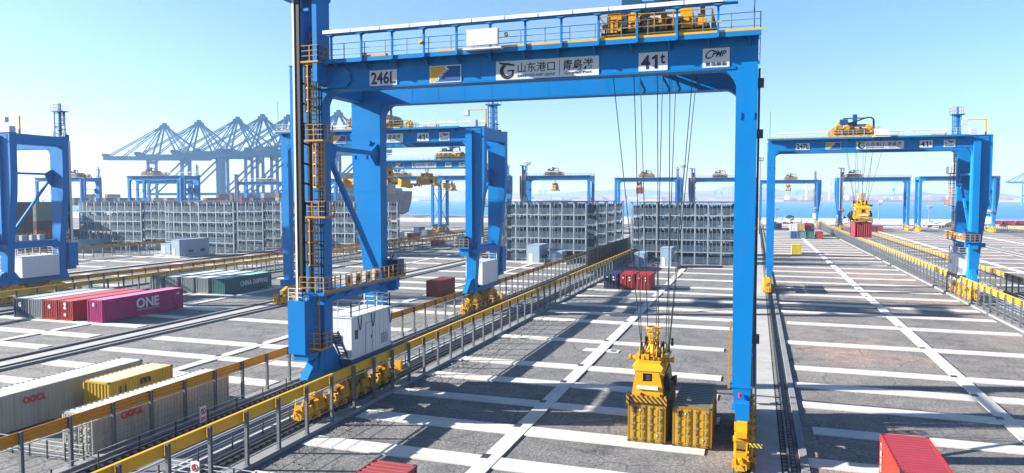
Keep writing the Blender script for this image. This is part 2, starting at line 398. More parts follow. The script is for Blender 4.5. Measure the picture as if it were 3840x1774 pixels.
# ---------------------------------------------------------------- crane rails
def crane_rail(x, y0, y1, label, seg=0.62, near=True, dense=True):
    t = thing('crane_rail', label, 'rail', (x, 0, 0), 'crane rails on the yard')
    b = MB(); b.box(-0.42, 0.42, y0, y1, 0, 0.03); b.build('ballast_bed', M['trench'], t)
    b = MB(); b.box(-0.09, 0.09, y0, y1, 0.03, 0.08); b.box(-0.03, 0.03, y0, y1, 0.08, 0.20); b.box(-0.055, 0.055, y0, y1, 0.20, 0.26); b.build('rail_head', M['steel'], t)
    if dense:
        b = MB(); y = y0
        while y < min(y1, 240):
            for s in (-1, 1): b.box(s*0.25-0.11, s*0.25+0.11, y, y+0.24, 0.03, 0.13)
            y += seg
        tag(b.build('rail_clips', M['kerb'], t), kind='stuff')
for x, lab in ((-0.6, 'crane rail under the tall right leg of the nearest gantry crane'), (2.1, 'crane rail in the dark trench right of the pale concrete apron'),
               (-30.2, 'crane rail just behind the nearest plain yellow beam fence'), (-36.9, 'crane rail behind the ochre triple ribbed guard rail on the left'),
               (-66.6, 'nearer rail of the twin track left of the nearest crane'), (-69.3, 'farther rail of the twin track, next to the magenta container'),
               (31.8, 'crane rail behind the long yellow beam fence at right'), (38.9, 'crane rail beside the ribbed guard rail on the right side'),
               (68.6, 'nearer rail of the twin track at the far right edge'), (71.7, 'farther rail of the twin track at the far right edge'),
               (-99.0, 'crane rail behind the plain yellow fence past the magenta container'), (-105.7, 'crane rail below the ribbed guard rail of the far left crane'),
               (-135.4, 'crane rail left of the pale blue cabins on the far left')):
    crane_rail(x, 15, 430, lab, dense=abs(x) < 110)

# ---------------------------------------------------------------- barriers
def w_beam(mb, x, y0, y1, z0, h=0.66):
    """three-ribbed guard rail section, ribs towards +x and -x"""
    n = 12; pr = []
    for i in range(n+1):
        z = z0+h*i/n; pr.append((x+0.055*cos(i/n*6*pi), z))
    back = [(px-0.05, z) for px, z in pr[::-1]]
    mb.prism(pr+back, 'y', y0, y1)
def barrier(x, y0, y1, kind, label, group=None, step=3.0, side=-1, zt=3.52, phase=0.0):
    """kind 'plain' or 'ribbed'; side = which side of the posts the beam hangs"""
    t = thing('beam_fence', label, 'fence', (x, 0, 0), group)
    m = M['byel'] if kind == 'plain' else M['oyel']
    n = int((y1-y0)/step); h = 0.62
    post = MB(); post.box(-0.035, 0.035, -0.09, 0.09, 0, zt); post.box(-0.09, 0.09, -0.1, -0.075, 0, zt); post.box(-0.09, 0.09, 0.075, 0.1, 0, zt); post.box(-0.17, 0.17, -0.17, 0.17, 0.28, 0.32)
    if kind == 'plain': post.box(-0.2, 0.0, -0.05, 0.05, zt-0.9, zt-0.78)
    pm = post.mesh('fence_post', M['grey'])
    if kind == 'plain':
        sec = MB(); sec.box(side*0.24-0.06, side*0.24+0.06, 0.05, step-0.05, zt-0.05-h, zt-0.03); sec.box(side*0.24-0.10, side*0.24+0.10, 0.02, step-0.02, zt-0.03, zt+0.01)
    else:
        sec = MB(); w_beam(sec, -side*0.02+side*0.12, 0.03, step-0.03, zt-0.05-h, 0.68); sec.box(side*0.12-0.1, side*0.12+0.14, -0.06, 0.06, zt-0.5, zt-0.42)
    sm = sec.mesh('beam_panel', m)
    bolt = MB()
    for i in range(n+1):
        y = y0+i*step
        if i < 95: obj('fence_post', pm, t, (0, y, 0))
        if i < n and i < 95: obj('beam_panel', sm, t, (0, y, 0))
        for dz in (0.12, 0.36): bolt.cb(side*0.12-side*0.05, y, zt-dz-0.02, 0.12, 0.16, 0.05)
    if n > 95:
        pp = MB(); ss = MB()
        for i in range(95, n+1):
            y = y0+i*step; pp.box(-.09, .09, y-.1, y+.1, 0, zt); ss.box(side*0.24-0.1, side*0.24+0.1, y+0.05, y+step-0.05, zt-h, zt)
        tag(pp.build('fence_post', M['grey'], t), kind='stuff'); tag(ss.build('beam_panel', m, t), kind='stuff')
    bolt.build('bolts', M['dgrey'], t)
    w = MB(); w.box(side*0.2-0.03, side*0.2+0.03, y0, y1, zt-0.86, zt-0.79)
    w.build('guide_bar', M['whitel'], t)
    w = MB()
    for z in (0.7, 1.15, 1.6): w.bar((0.06, y0, z), (0.06, y1, z), 0.022)
    w.build('fence_wires', M['grey'], t)
    return t
GB = 'plain and ribbed beam fences between the blocks'
barrier(-28.05, 22.8, 205, 'plain', 'plain yellow beam fence on steel posts in front of the nearest crane bogies', GB)
barrier(-37.7, 22.4, 200, 'ribbed', 'ochre ribbed guard rail on posts crossing in front of the nearest white containers', GB, zt=3.25)
barrier(30.4, 60, 400, 'plain', 'pale yellow beam fence running in front of the right crane bogies', GB, side=1, zt=3.55)
barrier(39.8, 90, 420, 'ribbed', 'ribbed guard rail behind the right crane, at the far side of its corridor', GB, zt=3.3, side=1)
barrier(-96.7, 55, 235, 'plain', 'yellow beam fence behind the magenta, red and teal containers', GB, zt=3.2)
barrier(-106.4, 60, 300, 'ribbed', 'brownish guard rail running behind the yellow fence on the left', GB, zt=3.0)
barrier(-166.3, 120, 240, 'ribbed', 'small distant ochre guard rail in front of the left racks', GB, zt=3.2)
barrier(107.5, 250, 430, 'ribbed', 'pale distant guard rail at the right edge by the maroon coaches', GB, zt=3.2)

def railing(x, y0, y1, label, step=3.0, h=1.1):
    t = thing('walkway_railing', label, 'railing', (x, 0, 0), 'low railings along the corridor')
    pm = MB(); pm.box(-.035, .035, -.035, .035, 0, h); pm = pm.mesh('railing_post', M['dgrey'])
    n = int((y1-y0)/step)
    for i in range(min(n+1, 60)): obj('railing_post', pm, t, (0, y0+i*step, 0.05))
    b = MB()
    for z in (0.4, 0.75, h): b.bar((0, y0, z+.05), (0, y1, z+.05), 0.03)
    b.build('rail_bar', M['whitel'], t)
    return t
railing(-31.25, 25.4, 200, 'low dark railing behind the nearest plain yellow beam fence')
railing(-36.3, 26.0, 196, 'low dark railing in front of the ochre ribbed guard rail')
railing(33.4, 84, 260, 'low railing along the corridor behind the right crane')
railing(37.9, 84, 260, 'low railing at the far side of the right corridor')
railing(-100.2, 70, 180, 'low railing along the left corridor behind the red containers')
# cross railing near the bottom edge, and the yard-edge railing on the left
def cross_railing(x0, x1, y, label, m='whitel'):
    t = thing('cross_railing', label, 'railing', (x0, y, 0), 'cross railings near the bottom edge')
    n = round((x1-x0)/1.5); pm = MB(); pm.box(-.035, .035, -.035, .035, 0, 1.15); pm = pm.mesh('railing_post', M['dgrey' if m != 'white' else 'whitel'])
    for i in range(n+1): obj('railing_post', pm, t, ((x1-x0)*i/n, 0, 0.03))
    b = MB()
    for z in (0.3, 0.6, 0.9, 1.15): b.bar((0, 0, z), (x1-x0, 0, z), 0.035)
    b.build('rail_bar', M['whitel'], t)
cross_railing(-31.2, -22.5, 32.2, 'pale cross railing with a no entry board, at the bottom edge')
cross_railing(-54.0, -37.9, 32.4, 'white cross railing in front of the lettered off white containers')
cross_railing(-170, -146, 157.5, 'white railing in front of the pale blue cabins at far left')
def no_entry(x, y, z, face, label):
    t = thing('warning_sign', label, 'sign', (x, y, z), 'no entry boards')
    if face == '+x': t.rotation_euler = (0, 0, pi/2)
    MB().box(-.3, .3, -.02, .02, -.55, .55).build('board', M['wlet'], t)
    r = MB(); n = 28
    for i in range(n):
        a, b = 2*pi*i/n, 2*pi*(i+1)/n
        r.bar((.2*cos(a), -.03, .2+.2*sin(a)), (.2*cos(b), -.03, .2+.2*sin(b)), .02, .045)
    r.bar((-.14, -.035, .34), (.14, -.035, .06), .02, .04); r.build('prohibition_ring', M['rlet'], t)
    f = MB(); f.cyl((0, -.022, .3), (0, -.032, .3), .05, 12); f.prism([(-.07, .24), (.07, .24), (.05, .12), (.09, .05), (.04, .05), (0, .12), (-.04, .05), (-.09, .05), (-.05, .12)], 'y', -.032, -.022); f.build('figure', M['inkb'], t)
    MB().box(-.22, .22, -.034, -.02, -.45, -.2).build('red_band', M['rlet'], t)
    put_text('lettering', '禁止入内', M['wlet'], .36, .12, t, (0, -.036, -.325))
no_entry(-36.2, 40.4, 0.95, '+x', 'white no entry board on the railing before the nearest long white container')
no_entry(-29.4, 32.12, 0.75, '-y', 'white no entry board on the cross railing at the bottom edge')
MB_ = MB(); MB_.box(-33.4, -33.15, 148, 204, 0.05, 4.9)
for i in range(15): MB_.box(-33.1, -33.0, 148+4*i-.06, 148+4*i+.06, 0.05, 4.95)
tag(MB_.build('corridor_sheet', M['sheet']), 'tall dark screen wall in the corridor between the two middle racks', 'sheet')  # plain dark upright sheet with ribs standing in the corridor

# ---------------------------------------------------------------- reefer racks
RK = {}
def rack_meshes(nb, lev, bay=3.02, H=2.92, D=1.5):
    key = (nb, lev)
    if key in RK: return RK[key]
    col = MB(); top = lev*H
    col.box(-.15, .15, 0, .26, 0, top+.15); col.box(-.1, .1, D-.2, D, 0, top+.15)
    for k in range(lev): col.box(-.05, .05, .24, D-.2, H*(k+1)-.25, H*(k+1)-.1)
    pl = MB(); L = nb*bay
    pl.box(-.2, L+.2, .02, D-.02, -.06, 0); pl.box(-.2, L+.2, -.03, .06, -.2, .03); pl.box(-.2, L+.2, D-.06, D+.03, -.2, .03)
    rl = MB()
    for z in (1.55,): rl.box(-.1, L+.1, -.0, .05, z-.05, z+.02)
    n = int(L/0.33)
    for i in range(n+1): rl.box(i*L/n-.035, i*L/n+.035, 0.0, .035, 0, 1.55)
    for z in (.3, .6, .9, 1.2): rl.box(0, L, .0, .03, z-.035, z+.035)
    for z in (1.1, .6): rl.box(0, L, D-.05, D, z-.03, z+.03)
    bk = MB()
    r_ = random.Random(nb*7+lev)
    for i in range(nb):
        x = i*bay
        bk.box(x+.5, x+1.0, D-.35, D-.1, .1, 1.7); bk.box(x+1.9, x+2.25, D-.4, D-.12, .2, r_.uniform(1.4, 2.2)); bk.box(x+.2, x+bay-.2, D-.2, D-.12, 2.0, 2.15)
        bk.box(x+.25, x+1.85, D-.1, D-.06, .0, r_.uniform(1.6, 2.8)); bk.box(x+2.3, x+2.8, D-.1, D-.06, .6, r_.uniform(1.6, 2.8))  # slabs added at the back to darken the open bays
        for q in range(4): bk.box(x+.3+q*.62, x+.36+q*.62, D-.12, D-.08, 0, 2.6)
    for i in range(nb):
        for q in (.33, .66): pl.box(i*bay+bay*q-.03, i*bay+bay*q+.03, .06, .12, 0, H-.2)
    ld = MB(); ld.ladder(-.55, D*.5, 0, top+1.0, cage=False, step=.35, t=.05)
    rf = MB(); rf.box(-.35, L+.35, -.15, D+.15, -.05, .06)
    tr = MB(); tr.rail([(-.2, 0.05, 0), (L+.2, 0.05, 0)], .0001)
    RK[key] = dict(col=col.mesh('rack_column', M['rack']), pl=pl.mesh('platform', M['rack']), rl=rl.mesh('mesh_railing', M['rackm']),
                   bk=bk.mesh('sockets_and_dark_backing', M['rackd']), ld=ld.mesh('ladder', M['rack']), rf=rf.mesh('top_beam', M['rackd']), bay=bay, H=H)
    return RK[key]
def rack(x0, y, nb, label, lev=5, group='grey steel racks across the blocks'):
    m = rack_meshes(nb, lev); t = thing('reefer_rack', label, 'rack', (x0, y, 0), group)
    for i in range(nb+1): obj('rack_column', m['col'], t, (i*m['bay'], 0, 0))
    for k in range(lev):
        if k: obj('platform', m['pl'], t, (0, 0, k*m['H']))
        obj('mesh_railing', m['rl'], t, (0, 0, k*m['H']+(0.15 if k == 0 else 0))); obj('sockets_and_dark_backing', m['bk'], t, (0, 0, k*m['H']))
    obj('top_beam', m['rf'], t, (0, 0, lev*m['H']+.15)); obj('ladder', m['ld'], t)
    return t
ordn = ['front', 'second', 'third', 'fourth', 'fifth']
for i in range(3): rack(-28.9, 178+i*13, 8, '%s row of the grey rack between the dark screen and the right leg' % ordn[i])
for i in range(5): rack(-63.8, 175+i*13, 8, '%s row of the grey rack left of the dark corridor screen' % ordn[i])
for i in range(3): rack(-131.5, 180+i*13, 8, '%s row of the grey rack just behind the nearest crane mast' % ordn[i])
for i in range(4): rack(-165.2, 171+i*13, 8, '%s row of the grey rack behind the largest pale blue cabin' % ordn[i])
for i in range(4): rack(-198.6, 171+i*13, 8, '%s row of the leftmost grey rack, next to the maroon stack' % ordn[i])

hp = MB(); hp.box(-16.9, -13.2, 73.6, 74.9, 0, .06); structure('hatch_pavement', hp, M['conc'])
hp = MB(); hp.box(-14.1, -13.5, 73.9, 74.6, .06, .07); structure('hatch_pavement_lid', hp, M['dgrey'])
# loose rubble along the kerb of the nearest lane
rb = MB(); rr_ = random.Random(21)
for i in range(1500):
    y = rr_.uniform(26, 95); c = math.floor((y-27)/6.45)*6.45+27+2.2
    x = -27.6+abs(rr_.gauss(0, 1.5)); s_ = rr_.uniform(.02, .09)*(1.6 if rr_.random() < .08 else 1)
    if abs(((y-27.6) % 6.45)) < 1.6 and x > -27.2: continue
    V = [(x+rr_.uniform(-1, 1)*s_, y+rr_.uniform(-1, 1)*s_, z_*s_+rr_.uniform(0, .5)*s_) for z_ in (0, 0, 0, .9, 1)]
    rb.add(V, [[0, 1, 3], [1, 2, 4, 3], [2, 0, 3, 4], [0, 2, 1]])
tag(rb.build('rubble', mat('rubble_stone', (.24, .215, .19), .9, 0, .3, 3)), kind='stuff')
# ---------------------------------------------------------------- containers
CM = {}
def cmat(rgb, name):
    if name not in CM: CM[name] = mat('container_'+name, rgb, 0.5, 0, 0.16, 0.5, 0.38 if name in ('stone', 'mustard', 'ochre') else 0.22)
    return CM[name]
CG = {}
def cont_geo(L, H, detail, doors):
    key = (L, H, detail, doors)
    if key in CG: return CG[key]
    Wd = 2.44; pitch = 0.28 if detail > 1 else 0.55; d = 0.04 if detail > 1 else 0.05
    def profile(a, b):
        n = max(4, int((b-a)/pitch)); P = []
        for i in range(n):
            u = a+(b-a)*i/n; w = (b-a)/n
            P += [(u, 0), (u+w*.36, 0), (u+w*.5, 1), (u+w*.86, 1)]
        return P+[(b, 0)]
    b = MB()
    for s in (0, 1):                                   # long sides
        P = profile(.15, L-.15); X = 0.02 if s == 0 else Wd-0.02; sg = 1 if s == 0 else -1
        V = [(X+sg*q*d, u, .16) for u, q in P]+[(X+sg*q*d, u, H-.12) for u, q in P]; n = len(P)
        b.add(V, [[i, i+1, n+i+1, n+i] for i in range(n-1)])
    for s in (0, 1):                                   # ends
        if s == 0 and doors:
            b.add([(.1, .05, .12), (Wd-.1, .05, .12), (Wd-.1, .05, H-.1), (.1, .05, H-.1)], [[0, 1, 2, 3]]); continue
        P = profile(.12, Wd-.12); Y = .03 if s == 0 else L-.03; sg = 1 if s == 0 else -1
        V = [(u, Y+sg*q*d, .16) for u, q in P]+[(u, Y+sg*q*d, H-.12) for u, q in P]; n = len(P)
        b.add(V, [[i, i+1, n+i+1, n+i] for i in range(n-1)])
    fr = MB()
    for x in (0, Wd-.14):
        for y in (0, L-.14): fr.box(x, x+.14, y, y+.14, 0.03, H)
        fr.box(x+.0, x+.06 if x == 0 else x+.14, .14, L-.14, H-.12, H-.01); fr.box(x+.02, x+.12, .14, L-.14, 0.03, .17)
    for y in (0, L-.1): fr.box(.14, Wd-.14, y, y+.1, H-.14, H-.005); fr.box(.14, Wd-.14, y, y+.1, 0.03, .17)
    P = []; n = int(L/0.42); 
    for i in range(n):
        u = .1+(L-.2)*i/n; w = (L-.2)/n; P += [(u, 0), (u+w*.4, 0), (u+w*.5, 1), (u+w*.9, 1)]
    P.append((L-.1, 0)); r = MB()
    V = [(.06, u, H-.02-.03*q) for u, q in P]+[(Wd-.06, u, H-.02-.03*q) for u, q in P]; m = len(P)
    r.add(V, [[i, i+1, m+i+1, m+i] for i in range(m-1)])
    ca = MB()
    for x in (-.01, Wd-.17):
        for y in (-.01, L-.17):
            for z in (0, H-.115): ca.box(x, x+.18, y, y+.18, z, z+.12)
    dr = None; bars = None
    if doors:
        dr = MB(); hw = Wd/2-.12
        dr.box(0, hw-.01, 0, .04, .18, H-.15)
        for k in range(4):
            for j in range(3 if detail > 1 else 2):
                x = .1+j*(hw-.1)/(3 if detail > 1 else 2); z = .3+k*(H-.55)/4
                dr.box(x, x+(hw-.3)/(3 if detail > 1 else 2), -.025, 0, z, z+(H-.55)/4-.12)
        bars = MB()
        for x in (hw*.22, hw*.78):
            bars.cyl((x, -.07, .1), (x, -.07, H-.08), .025, 6)
            for z in (.2, .9, 1.5, H-.3): bars.box(x-.06, x+.06, -.07, -.02, z-.04, z+.04)
        bars.box(hw*.05, hw*.3, -.09, -.06, 1.15, 1.19)
    CG[key] = (b, fr, r, ca, dr, bars); return CG[key]
MS = {}
def cont_mesh(key, idx, name, m):
    k = (key, idx, m.name)
    if k not in MS: MS[k] = CG[key][idx].mesh(name, m)
    return MS[k]
def container(x, y, L, H, rgb, cname, label, z=0.08, detail=2, doors=False, roof=None, group='shipping containers standing in the yard', rotz=0):
    """x, y = left front bottom corner"""
    key = (L, H, detail, doors); cont_geo(*key); m = cmat(rgb, cname)
    t = thing('shipping_container', label, 'container', (x, y, z), group); t.rotation_euler = (0, 0, rotz)
    if detail > 0:
        obj('body', cont_mesh(key, 0, 'body', m), t); obj('frame', cont_mesh(key, 1, 'frame', cmat(tuple(v*.55 for v in rgb), cname+'_frame') if cname == 'mustard' else m), t)
        obj('roof', cont_mesh(key, 2, 'roof', roof or m), t); obj('corner_castings', cont_mesh(key, 3, 'corner_castings', M['dgrey'] if detail > 1 else m), t)
        if doors:
            dm = cont_mesh(key, 4, 'door', m); bm = cont_mesh(key, 5, 'locking_bars', M['grey'])
            for s in (0, 1):
                d = obj('door', dm, t, (.12 if s == 0 else 1.22+.01, .01, 0)); obj('locking_bars', bm, d)
    return t
RED = (0.46, 0.008, 0.016); MAR = (0.16, 0.018, 0.022); NAVY = (0.012, 0.03, 0.10); TEAL = (0.015, 0.18, 0.17); GRY = (0.27, 0.32, 0.32)
MAG = (0.50, 0.006, 0.17); YEL = (0.66, 0.37, 0.010); OFF = (0.46, 0.455, 0.40); WHT = (0.70, 0.73, 0.75); ORG = (0.60, 0.10, 0.03)
C20, C40, C45 = 6.06, 12.19, 13.72
# nearest block, right of the fence
for x, lab in ((-7.74, 'yellow container with black door lettering, clamped under the lowered hoist spreader'), (-4.87, 'yellow container standing free beside the one under the spreader, near the blue leg')):
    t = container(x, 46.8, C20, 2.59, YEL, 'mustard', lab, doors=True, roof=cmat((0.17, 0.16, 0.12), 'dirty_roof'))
    put_text('lettering', 'm', M['inkb'], .36, .17, t, (.45, -.04, 2.22), bold=True); put_text('lettering', 'sc', M['inkb'], .36, .14, t, (.45, -.04, 2.02), bold=True)
    for q in ((.8, 2.15), (1.55, 1.75), (.42, 1.35), (1.9, .55)): MB().cyl((q[0], -.03, q[1]), (q[0], -.045, q[1]), .06, 10).build('sticker', M['plate'], t)
container(-18.25, 26.2, C20, 2.59, (0.40,0.07,0.07), 'faded_red', 'faded red container with only its roof showing at the bottom edge')
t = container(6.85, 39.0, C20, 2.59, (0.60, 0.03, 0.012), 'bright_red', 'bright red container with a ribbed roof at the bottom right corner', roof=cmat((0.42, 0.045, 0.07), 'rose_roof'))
for i, s in enumerate('TEXi'): put_text('lettering', s, M['wlet'], .34, .30, t, (-.05, 5.2, 2.1-.42*i), face='-x', bold=True)
for x, c, n, lab in ((-25.1, NAVY, 'navy', 'navy blue container, left one of the three in front of the middle rack'), (-22.3, RED, 'crimson', 'dark red container between the navy one and another red one'),
                     (-19.5, RED, 'crimson', 'dark red container, right one of the three by the centre strip')):
    t = container(x, 125.4, C20, 2.59, c, n, lab, doors=True)
    for q in ((.35, 1.95), (1.45, 2.0), (1.5, 1.55)): MB().box(q[0], q[0]+.36, -.06, -.045, q[1]-.12, q[1]+.12).build('lettering', M['wlet'], t)
# block left of the corridor
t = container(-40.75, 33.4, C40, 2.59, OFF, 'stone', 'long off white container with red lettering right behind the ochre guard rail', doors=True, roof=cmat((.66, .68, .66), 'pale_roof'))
put_text('lettering', 'OOCL', M['rlet'], 1.75, .48, t, (2.49, 3.0, 1.95), face='+x', bold=True); put_text('lettering', 'OOCL', M['rlet'], .5, .14, t, (1.8, -.05, 2.2), bold=True)
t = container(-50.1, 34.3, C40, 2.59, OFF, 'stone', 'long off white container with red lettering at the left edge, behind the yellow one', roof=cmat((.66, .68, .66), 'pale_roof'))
put_text('lettering', 'OOCL', M['rlet'], 1.7, .48, t, (2.49, 2.7, 1.9), face='+x', bold=True)
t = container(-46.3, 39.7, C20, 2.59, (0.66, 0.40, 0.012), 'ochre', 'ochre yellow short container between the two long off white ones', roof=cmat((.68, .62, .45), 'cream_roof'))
put_text('lettering', 'm', M['inkb'], .95, .42, t, (2.49, 3.3, 2.05), face='+x', bold=True)
for dy in (1.0, 1.45): put_text('lettering', 'MSCU'[:4], M['inkb'], .12, .9, t, (2.49, dy, 1.7), face='+x')
container(-49.9, 105.5, C20, 2.59, (0.20, 0.025, 0.022), 'oxide', 'dark red short container alone beyond the white machinery cabin of the nearest crane')
# magenta group
for x, c, n, lab, L in ((-93.3, NAVY, 'navy', 'dark navy long container, leftmost of the row with the magenta one', C40), (-90.7, GRY, 'pale_grey', 'pale grey long container between the navy and the red ones', C40),
                        (-88.1, RED, 'crimson', 'red long container next to the pale grey one, with a white figure six', C40), (-85.4, RED, 'crimson', 'red long container right beside the magenta one', C40)):
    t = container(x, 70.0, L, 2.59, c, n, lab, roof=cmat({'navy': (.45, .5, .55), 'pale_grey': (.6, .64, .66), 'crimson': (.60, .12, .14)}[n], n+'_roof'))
    if n != 'pale_grey': put_text('lettering', 'G' if n == 'navy' else '6', M['wlet'], .45, .55, t, (1.2, -.05, 1.75), bold=True)
    if x == -85.4:
        for z in (.6, 2.0): MB().box(1.0, 1.35, -.06, -.045, z, z+.35).build('lettering', M['wlet'], t)
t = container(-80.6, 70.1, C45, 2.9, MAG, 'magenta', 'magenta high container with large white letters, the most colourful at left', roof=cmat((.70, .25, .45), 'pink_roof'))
l = put_text('lettering', 'ONE', M['wlet'], 3.9, 1.35, t, (2.49, 7.3, 1.75), face='+x', bold=True)
put_text('lettering', 'OCEAN NETWORK EXPRESS', M['wlet'], 3.9, .16, t, (2.49, 7.3, .86), face='+x'); put_text('lettering', '45', M['wlet'], .55, .4, t, (2.49, 12.7, 2.2), face='+x', bold=True)
put_text('lettering', '##', M['wlet'], .35, .5, t, (1.1, -.05, 2.3), bold=True)
MB().box(2.40, 2.50, 11.9, 12.05, .1, 2.85).build('side_post', cmat(MAG, 'magenta'), t)
for i, x in enumerate((-97.6, -94.2, -90.9, -87.9)):
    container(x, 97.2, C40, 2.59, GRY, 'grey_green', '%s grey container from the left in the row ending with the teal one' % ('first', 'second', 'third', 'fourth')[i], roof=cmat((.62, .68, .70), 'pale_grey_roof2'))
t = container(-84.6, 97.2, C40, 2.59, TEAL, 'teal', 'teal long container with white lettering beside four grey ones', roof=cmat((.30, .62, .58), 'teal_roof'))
put_text('lettering', 'CHINA SHIPPING', M['wlet'], 7.2, .85, t, (2.49, 7.4, 1.35), face='+x', bold=True)
container(-103.6, 109, C20, 2.3, ORG, 'orange', 'small orange container squeezed behind the yellow fence at left', z=.1, detail=1)
# pale blue cabins
def cabin(x, y, w, d, h, label, z=0.35, steps=True):
    t = thing('equipment_cabin', label, 'cabin', (x, y, 0), 'pale blue cabins in front of the racks')
    b = MB(); b.box(0, w, 0, d, z, h); b.box(-.05, w+.05, -.05, d+.05, h, h+.12); b.build('shell', M['house'], t)
    MB().box(-1.2, w+1.4, -1.3, d+.8, .08, z).build('plinth', M['conc'], t)
    MB().box(w*.12, w*.45, -.04, 0, z+.05, z+min(2.1, (h-z)*.9)).build('door', M['white'], t)
    MB().box(w, w+.04, d*.3, d*.45, z+.8, z+1.5).box(w, w+.04, d*.7, d*.85, z+.8, z+1.5).build('vent', M['rackd'], t)
    b = MB().rail([(w+1.3, -1.2, z), (w+1.3, d+.6, z)], 1.0, .05, 2, 1.4); b.rail([(-1.1, -1.2, z), (w+1.3, -1.2, z)], 1.0, .05, 2, 1.4); b.build('guard_railing', M['whitel'], t)
    return t
cabin(-52.0, 166.5, 3.0, 7.5, 4.4, 'tall pale blue cabin in front of the middle rack, left of the ochre rail')
cabin(-46.9, 168.5, 3.0, 4.5, 2.9, 'low pale blue cabin right of the tall one, half hidden by the ochre rail')
cabin(-26.5, 167.5, 2.2, 6.5, 3.0, 'low pale blue cabin near the end of the yellow fence, left of the ropes')
cabin(-20.4, 166.2, 2.4, 6.5, 4.4, 'tall pale blue cabin seen between the hoist ropes')
cabin(-147.0, 154.0, 2.6, 11, 4.6, 'big pale blue cabin in front of the left racks')
cabin(-154.5, 158.0, 3.2, 6, 3.2, 'low pale blue cabin left of the big one')
cabin(-192.0, 163.0, 3.0, 11, 3.2, 'long pale blue cabin near the far left crane')
# right block
container(9.6, 217, C20, 2.59, (0.66, .55, .03), 'lemon', 'small lemon yellow container standing alone in the right lane')
rt = ((12.75, (.03, .09, .35), 'royal', 'blue container, lower left in the stacked row at the end of the right lane'), (15.8, (.14, .25, .27), 'slate', 'slate green container between the blue and the teal ones'),
      (18.8, TEAL, 'teal', 'teal short container in the stacked row of the right lane'), (21.95, RED, 'crimson', 'crimson container closing the stacked row on its right'))
for x, c, n, lab in rt: container(x, 301.5, C20, 2.6, c, n, lab, doors=(n == 'royal'), detail=1)
container(12.65, 302, C20, 2.6, WHT, 'white_reefer', 'white container stacked on the blue one', z=2.75, detail=1)
container(15.75, 314.5, C20, 2.6, (.5, .33, .12), 'sand', 'sand coloured container behind the slate green one', z=2.7, detail=1)
container(18.9, 321, C20, 2.6, (.35, .03, .03), 'brick', 'brick red container standing behind the teal one', z=2.7, detail=1)
container(20.6, 327, C20, 2.6, WHT, 'white_reefer', 'white container at the right end of the row behind', z=2.7, detail=1)
for x, y, z in ((15.75, 314.5, .08), (18.9, 321, .08), (20.6, 327, .08)): container(x, y, C20, 2.6, (.3, .3, .3), 'plain_grey', 'grey container %s' % {15.75: 'under the sand coloured one', 18.9: 'under the brick red one', 20.6: 'under the rear white one'}[x], z=z, detail=1, group='hidden lower containers')
container(7.4, 390, C20, 2.6, NAVY, 'navy', 'distant navy container by the blue leg in the right lane', detail=1); container(9.9, 393, C20, 2.6, MAR, 'maroon', 'distant maroon container beside the distant navy one', detail=1)
for i, x in enumerate((44.5, 47.2, 50.0, 53.0)): container(x, 372, C20, 2.6, (MAR, NAVY, MAR, (.3, .03, .03))[i], ('maroon', 'navy', 'maroon', 'brick')[i], ('maroon container right of the hanging red box', 'dark blue container in the maroon row behind the hanging red box', 'maroon container third in the distant row at right', 'brick red container at the right end of the distant row')[i], detail=1)
# beyond the middle crane
for x, y, c, n, lab, H in ((-141.0, 286, (.03, .10, .22), 'steel_blue', 'steel blue container on the open yard seen through the second crane', 2.9), (-123.5, 232, WHT, 'white_reefer', 'white container beyond the rear leg of the nearest crane', 3.6),
                         (-120.0, 238, MAR, 'maroon', 'maroon container right of the white one, beyond the rear leg', 2.9), (-126, 262, (.15, .2, .2), 'slate', 'dark slate container on the open yard behind the maroon one', 2.9),
                         (-97, 330, (.06, .2, .3), 'dull_blue', 'dull blue container far off by the second crane leg', 2.9), (-100, 215, (.4, .05, .03), 'rust_red', 'rust red container low behind the distant yellow fence', 2.0)):
    container(x, y, C20, H, c, n, lab, detail=1)
barrier(-95.2, 236, 330, 'plain', 'distant yellow fence seen under the girder of the second crane', GB, zt=3.2)
# maroon wall of stacked containers at far left
k = 0
lv = ('bottom', 'second', 'third', 'fourth', 'top')
for j, y in enumerate((150, 163.2)):
    for lev in range(5):
        c, n = ((.07, .025, .03), 'dark_maroon')
        if lev == 0 or (lev == 0 and j == 0): c, n = (.03, .06, .06), 'dark_teal'
        if j == 1 and lev == 1: c, n = (.45, .07, .03), 'burnt_orange'
        if j == 1 and lev >= 3: c, n = ((.22, .27, .20), 'khaki')
        container(-209.2, y, C40, 2.9, c, n, '%s container, %s level of the %s column behind the far left crane' % ({'dark_maroon': 'maroon', 'dark_teal': 'dark teal', 'burnt_orange': 'burnt orange', 'khaki': 'khaki'}[n], lv[lev], ('nearer', 'farther')[j]), z=.05+lev*2.9, detail=1, group='tall stack behind the far left crane')
container(-203.4, 170, C20, 2.9, (.02, .09, .13), 'petrol', 'petrol blue container standing beside the leftmost rack', detail=1); container(-203.4, 170, C20, 2.9, (.02, .09, .13), 'petrol', 'petrol blue container on top of another beside the leftmost rack', z=3.0, detail=1)
